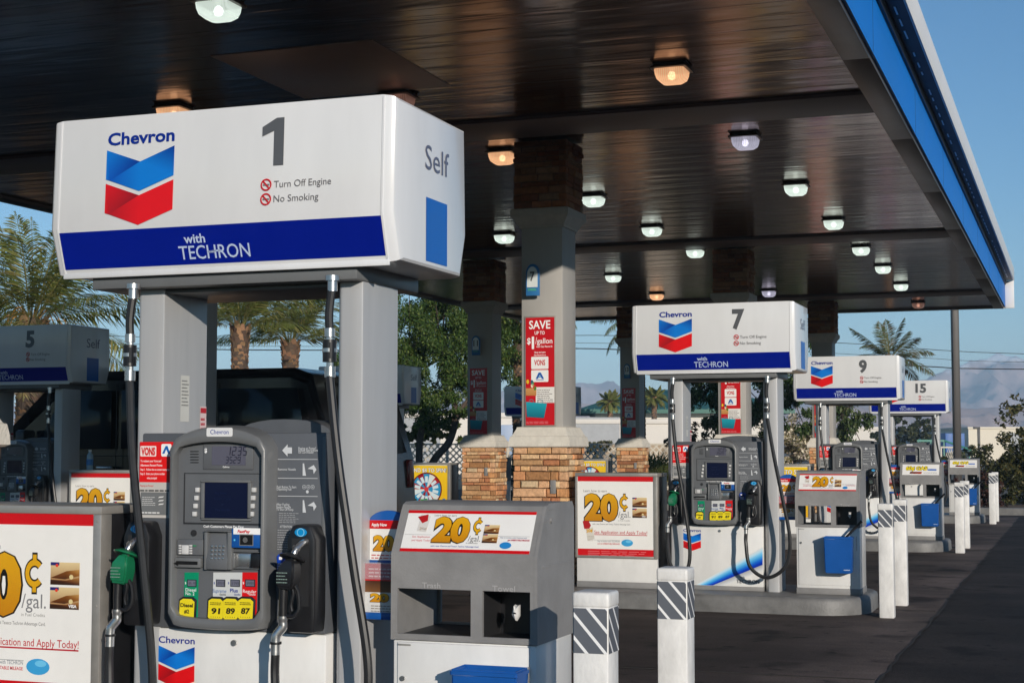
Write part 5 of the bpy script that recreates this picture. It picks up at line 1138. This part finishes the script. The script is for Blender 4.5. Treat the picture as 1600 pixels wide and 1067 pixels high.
broad_tree('low_shrub', 'grey green shrub left of the tall light pole', 1455, 60, [], [(1440, 715, .5, 0), (1510, 712, .5, 0), (1470, 725, .4, 0), (1370, 705, .7, 0), (1395, 715, .6, 0)], 3000, .08, (.06, .075, .03), (.10, .11, .05), .3, 18, 0, 14)
def fan_plant(px, d, label, seed, base, sz=.8):
    rn = random.Random(seed); o = at(px, d); t = thing('fan_palm', label, 'palm', o, 'low fan palms by the fence'); V = []; Fc = []; C = []
    for i in range(26):
        az = i * 2.4; el = R(rn.uniform(5, 80)); dr = Vector((math.cos(az) * math.cos(el), math.sin(az) * math.cos(el), math.sin(el))); c = dr * sz * rn.uniform(.35, .8) + Vector((0, 0, .25)); s = Vector((-math.sin(az), math.cos(az), 0)); n_ = s.cross(dr); cc = rcol(rn, base, .3)
        for k in range(11):
            a = R(-75 + 15 * k); e = dr * math.cos(a) + s * math.sin(a); e.z -= .1; q = len(V); b_ = e.cross(n_) * .022; l = sz * .55
            V += [c, c + e * l * .6 + b_, c + e * l, c + e * l * .6 - b_]; Fc.append((q, q + 1, q + 2, q + 3)); C.append(cc)
    raw('fronds', V, Fc, M_frond, t, C)
    m = MB(); m.tube([(0, 0, 0), (0, 0, .3)], [.12, .08], 8); m.build('stem', M_bark, t)
fan_plant(800, 38, 'dark fan palm between the two pedestals', 1, (.03, .045, .02)); fan_plant(1022, 39, 'green fan palm right of the far shaded pedestal', 2, (.10, .12, .03), 1.0); fan_plant(1045, 39.5, 'yellowish fan palm left of pump 7 post', 3, (.14, .13, .04), .8)

# ================================================================ FENCE, WALLS, BUILDINGS
fm = mat('lattice_cream', (.60, .54, .44), .7, var=.1); fo = at(770, 51)
fn = thing('lattice_fence', 'cream diagonal lattice fence behind the pedestals', 'fence', (fo.x, fo.y, 0))
V = []; m = MB(); wl = 15.0; h0, h1 = .35, 1.45
def strip(xa, za, xb, zb, yy):
    d = Vector((xb - xa, 0, zb - za)).normalized(); n = Vector((-d.z, 0, d.x)) * .022
    m.loft([[Vector((xa, yy, za)) - n, Vector((xa, yy, za)) + n, Vector((xa, yy + .006, za)) + n, Vector((xa, yy + .006, za)) - n], [Vector((xb, yy, zb)) - n, Vector((xb, yy, zb)) + n, Vector((xb, yy + .006, zb)) + n, Vector((xb, yy + .006, zb)) - n]])
x = -wl / 2
while x < wl / 2:
    if x + h1 - h0 < wl / 2: strip(x, h0, x + h1 - h0, h1, 0)
    if x - (h1 - h0) > -wl / 2: strip(x, h0, x - (h1 - h0), h1, .007)
    x += .21
fn.rotation_euler = (0, 0, YAW * .6)
m.build('lattice', fm, fn, flat=True)
m = MB(); m.box((-wl / 2, -.02, h1), (wl / 2, .03, h1 + .05)); m.box((-wl / 2, -.02, h0 - .05), (wl / 2, .03, h0)); m.box((-wl / 2, -.01, 0), (wl / 2, .02, h0 - .052)); m.build('rail', fm, fn)
for k in range(8): m = MB(); xx = -wl / 2 + k * 2.0; m.box((xx - .045, -.045, 0), (xx + .045, -.0205, h1 + .1), .005); m.build('fence_post', fm, fn)
M_stucco = mat('white_stucco', (.72, .67, .60), .9, var=.06, vscale=.3); M_tan = mat('tan_block', (.42, .32, .22), .9, var=.1, vscale=.5); M_roof = mat('green_roof', (.025, .13, .095), .5, var=.12, vscale=2); M_bglass = mat('building_glass', (.03, .04, .06), .1, var=.1)
def building(name, label, pa, pb, d, ytop, depth, wall=M_stucco, nwin=0, door=None, trim=.25):
    a, b = at(pa, d), at(pb, d); L = (b - a).length; H = hgt(ytop, d); ang = math.atan2(b.y - a.y, b.x - a.x); t = thing(name, label, 'building', a, 'low buildings behind the forecourt', ang)
    m = MB(); m.box((0, 0, 0), (L, depth, H - trim)); wlo = m.build('wall', wall, t)
    m = MB(); m.box((-.1, -.1, H - trim), (L + .1, depth + .1, H), .03); m.build('parapet', wall, t)
    for k in range(nwin):
        x = L * (k + .5) / nwin; m = MB(); m.box((x - .9, -.03, 1.0), (x + .9, .02, 2.3)); wn = m.build('window', M_bglass, t); m = MB(); m.box((x - 1.0, -.08, .88), (x + 1.0, -.032, .98)); m.build('sill', wall, wn)
    if door: m = MB(); m.box((L * door - 1.5, -.04, 0), (L * door + 1.5, .02, 3.0)); m.build('loading_door', mat('door_grey', (.35, .36, .37), .5, var=.1), t)
    return t
building('warehouse', 'white low building behind the far shaded column', 896, 1180, 84, 655, 18, door=.1)
building('warehouse', 'white wall of a building seen under the mesquite crown', 590, 800, 80, 645, 15, nwin=0, door=.25)
building('warehouse', 'long cream warehouse at the right beyond the dark bush', 1512, 1800, 170, 667, 40, wall=mat('cream_wall', (.78, .70, .56), .9, var=.05, vscale=.2), door=.3)
building('warehouse', 'small white building between the number 9 posts', 1318, 1372, 150, 667, 25)
building('warehouse', 'grey office building left of the cream warehouse', 1440, 1514, 185, 672, 20, wall=mat('grey_wall', (.45, .45, .46), .9, var=.05), nwin=3)
a = at(930, 100); gb = thing('pavilion', 'pavilion with a green metal hip roof behind the white wall', 'building', a, None, YAW); L = 6.6
m = MB(); m.loft([[(-1.2, -1, 3.55), (L + 6, -1, 3.55), (L + 6, 8, 3.55), (-1.2, 8, 3.55)], [(-1.2, -1, 3.8), (L + 6, -1, 3.8), (L + 6, 8, 3.8), (-1.2, 8, 3.8)], [(3.0, 3.4, 5.2), (L + 2, 3.4, 5.2), (L + 2, 3.7, 5.2), (3.0, 3.7, 5.2)]]); rf = m.build('roof', M_roof, gb)
m = MB()
for k in range(30): xx = -1 + k * .45; m.box((xx - .02, -1.02, 3.78), (xx + .02, -.98, 3.9))
m.build('roof_rib', M_roof, rf); m = MB(); m.box((0, 0, 0), (L + 5, 7, 3.55)); m.build('wall', M_stucco, gb)
wa = at(880, 72); wb = thing('block_wall', 'low tan block wall in front of the white building', 'wall', wa, None, YAW); m = MB(); m.box((0, 0, 0), (8.5, .2, 1.45), .01); m.build('wall', M_tan, wb); m = MB(); m.box((-.05, -.04, 1.452), (8.55, .24, 1.52), .01); m.build('coping', M_tan, wb)
tm = mat('trailer_blue', (.04, .13, .38), .5, var=.1)
for pa, pb, lb in ((1476, 1488, 'left blue trailer in front of the grey office'), (1490, 1506, 'right blue trailer in front of the grey office'), (770, 802, 'pale blue trailer between the shaded column and the middle column')):
    d = 165 if pa > 1000 else 78; a, b = at(pa, d), at(pb, d); t = thing('trailer', lb, 'trailer', a, 'parked trailers in the distance', math.atan2(b.y - a.y, b.x - a.x)); L = (b - a).length; hh = hgt(677 if d > 100 else 664, d)
    m = MB(); m.box((0, 0, .9), (L, 2.5, hh), .03); m.build('box', tm if d > 100 else mat('trailer_pale', (.28, .36, .5), .5, var=.1), t)
    for x in (L * .15, L * .85): m = MB(); m.tube([(x, .1, .45), (x, .35, .45)], .45, 14); m.build('wheel', M_tyre, t)
gm = mat('green_rail_paint', (.05, .22, .17), .5, var=.1); a = at(1432, 75); t = thing('green_railing', 'green sloping railing under the number 15 sign', 'railing', a, None, YAW); m = MB()
m.box((0, 0, 1.65), (1.3, .06, 1.75)); m.tube([(1.3, .03, 1.7), (2.6, .03, 1.25)], .05, 6); m.box((0, 0, 1.38), (1.3, .06, 1.43)); m.build('rail', gm, t)
for x in (.05, .65, 1.28, 2.5): m = MB(); m.box((x - .03, .01, 0), (x + .03, .05, 1.645 if x < 1.4 else 1.25)); m.build('post', gm, t)
a = at(1468, 62); t = thing('lattice_section', 'cream lattice fence panel left of the tall light pole', 'fence', a, None, YAW); fn2 = m = MB()  # short piece of the lattice fence, standing apart
for k in range(9): x = .03 + k * .07; m.loft([[(x, 0, .5), (x + .02, 0, .5), (x + .02, .01, .5), (x, .01, .5)], [(x - .02 + (.3 if k < 5 else 0), 0, 1.35 if k < 5 else 1.35), (x + (.3 if k < 5 else 0), 0, 1.35), (x + (.3 if k < 5 else 0), .01, 1.35), (x - .02 + (.3 if k < 5 else 0), .01, 1.35)]])
m.build('lattice', fm, t, flat=True); m = MB(); m.box((0, -.01, 1.352), (.66, .03, 1.41)); m.box((.60, -.012, 0), (.66, -.002, 1.35)); m.box((0, -.012, 0), (.05, -.002, 1.35)); m.build('lattice_frame', fm, t)
# ================================================================ POLES, LAMPS, WIRES
M_pole = mat('dark_bronze_pole', (.035, .03, .028), .5, var=.1)
def lamp(name, label, px, d, H, r, arm, grp=None):
    t = thing(name, label, 'street lamp', at(px, d), grp, YAW); m = MB(); m.box((-r, -r, .3), (r, r, H), r * .15); m.build('pole', M_pole, t)
    m = MB(); m.cyl((0, 0, 0), (0, 0, .32), r * 2.2, 14); m.build('base', M_conc, t); m = MB(); m.box((-arm, -r * 1.4, H), (r, r * 1.4, H + max(.12, r * 1.6)), .02); m.build('lamp_head', M_pole, t)
lamp('light_pole', 'tall dark light pole between pump 15 and the right edge', 1494, 46, 9, .10, 1.0)
lamp('street_lamp', 'little distant lamp left of the far shaded column', 946, 90, hgt(673, 90), .05, .22, 'small distant lamps'); lamp('street_lamp', 'distant lamp before the cream warehouse', 1528, 120, hgt(670, 120), .09, .4, 'small distant lamps')
M_wire = mat('wire', (.02, .02, .022), .6, var=0); wd_ = mat('pole_wood', (.10, .07, .05), .9, var=.2)
for i, (pts, lb) in enumerate((([(-700, 500), (400, 530), (930, 524), (1315, 536), (1600, 553), (2300, 560)], 'upper overhead wire across the sky'), ([(-700, 528), (400, 547), (930, 545), (1415, 571), (1600, 577), (2300, 580)], 'lower thick overhead wire across the sky'), ([(-700, 515), (400, 541), (930, 536), (1415, 558), (1600, 566), (2300, 574)], 'faint middle overhead wire'))):
    m = MB(); m.tube(spline([(*at(px, 95).xy, hgt(py, 95)) for px, py in pts], 5), (.020, .034, .013)[i], 5); o = m.build('overhead_wire', M_wire); tag(o, lb, 'wire', 'overhead wires')
# ================================================================ MOUNTAINS
def interp(tab, x):
    for (a, b), (c, d) in zip(tab, tab[1:]):
        if a <= x <= c: return b + (d - b) * (x - a) / (c - a)
    return tab[0][1] if x < tab[0][0] else tab[-1][1]
RID = [(-1400, 640), (-300, 640), (200, 630), (600, 622), (720, 610), (860, 602), (925, 598), (985, 605), (1080, 612), (1200, 612), (1300, 604), (1415, 590), (1457, 582), (1500, 575), (1545, 566), (1588, 558), (1640, 566), (1720, 575), (1800, 590), (1950, 600), (2200, 625), (3000, 645)]
FOOT = [(-1400, 668), (600, 662), (760, 648), (900, 628), (1000, 640), (1200, 640), (1330, 634), (1420, 640), (1480, 628), (1540, 636), (1600, 640), (1700, 630), (2000, 650), (3000, 668)]
def range_mesh(name, tab, d0, d1, amp, sc, m, rows=46, seed=0):
    V = []; Fc = []; xs = list(range(-1400, 3001, 9)); nx = len(xs)
    for j in range(rows):
        f = j / (rows - 1); d = d0 + (d1 - d0) * f
        for px in xs:
            H = hgt(interp(tab, px), d1) ; p = at(px, d); q = Vector((p.x / sc, p.y / sc, seed))
            rdg = 1 - abs(noise.noise(q) * 1.3); rdg2 = 1 - abs(noise.noise(q * 2.3) * 1.3); fine = noise.noise(q * 6) * .5 + noise.noise(q * 13) * .35
            z = H * (f ** 1.25) * (1 + (amp * ((rdg - .75) + .5 * (rdg2 - .75) + .22 * fine)) * (1 - .80 * f ** 3)) + H * .02 * fine * f
            V.append((p.x, p.y, z - 1.0 if j else -3))
    for j in range(rows - 1):
        for i in range(nx - 1): k = j * nx + i; Fc.append((k, k + 1, k + nx + 1, k + nx))
    n = len(V)
    for i, px in enumerate(xs): p = at(px, d1 + 320); V.append((p.x, p.y, -3))
    for i in range(nx - 1): k = (rows - 1) * nx + i; Fc.append((k, k + 1, n + i + 1, n + i))
    return struct(raw(name, V, Fc, m, smooth=True))
def rock(name, c1, c2, snow=None):
    m = mat(name, c1, .95, var=0); t = m.node_tree; b = t.nodes['Principled BSDF']; geo = t.nodes.new('ShaderNodeNewGeometry')
    n = t.nodes.new('ShaderNodeTexNoise'); n.inputs['Scale'].default_value = .012; n.inputs['Detail'].default_value = 9; n.inputs['Roughness'].default_value = .65; t.links.new(geo.outputs['Position'], n.inputs[0])
    r = t.nodes.new('ShaderNodeValToRGB'); r.color_ramp.elements[0].position = .4; r.color_ramp.elements[0].color = (*c1, 1); r.color_ramp.elements[1].position = .62; r.color_ramp.elements[1].color = (*c2, 1); t.links.new(n.outputs[0], r.inputs[0]); out = r.outputs[0]
    if snow:
        sp_ = t.nodes.new('ShaderNodeSeparateXYZ'); t.links.new(geo.outputs['Position'], sp_.inputs[0]); n2 = t.nodes.new('ShaderNodeTexNoise'); n2.inputs['Scale'].default_value = .03; n2.inputs['Detail'].default_value = 6; t.links.new(geo.outputs['Position'], n2.inputs[0])
        ad = t.nodes.new('ShaderNodeMath'); ad.operation = 'MULTIPLY_ADD'; ad.inputs[1].default_value = 70; t.links.new(n2.outputs[0], ad.inputs[0]); t.links.new(sp_.outputs[2], ad.inputs[2])
        mr = t.nodes.new('ShaderNodeMapRange'); mr.inputs[1].default_value = snow; mr.inputs[2].default_value = snow + 14; t.links.new(ad.outputs[0], mr.inputs[0])
        mx = t.nodes.new('ShaderNodeMix'); mx.data_type = 'RGBA'; t.links.new(mr.outputs[0], mx.inputs[0]); t.links.new(out, mx.inputs[6]); mx.inputs[7].default_value = (.85, .85, .88, 1); out = mx.outputs[2]
    t.links.new(out, b.inputs['Base Color']); return m
range_mesh('mountains', RID, 2050, 2500, 1.2, 130, rock('mountain_rock', (.17, .11, .11), (.50, .35, .32), 163), 60)
range_mesh('foothills', FOOT, 1120, 1350, 1.0, 75, rock('foothill_rock', (.30, .19, .17), (.62, .45, .38)), 36, 4)
# ================================================================ HAZE
b = MB(); b.box((-3400, -300, -4), (3400, 3450, 180)); hz = b.build('haze', bpy.data.materials.new('haze_air'), None, flat=True); hz['kind'] = 'stuff'
hm = hz.data.materials[0]; hm.use_nodes = True; t = hm.node_tree
for n in list(t.nodes):
    if n.type == 'BSDF_PRINCIPLED': t.nodes.remove(n)
pv = t.nodes.new('ShaderNodeVolumePrincipled'); pv.inputs['Color'].default_value = (.52, .76, 1, 1); pv.inputs['Density'].default_value = .00042; pv.inputs['Anisotropy'].default_value = -.22
t.links.new(pv.outputs[0], t.nodes['Material Output'].inputs['Volume'])
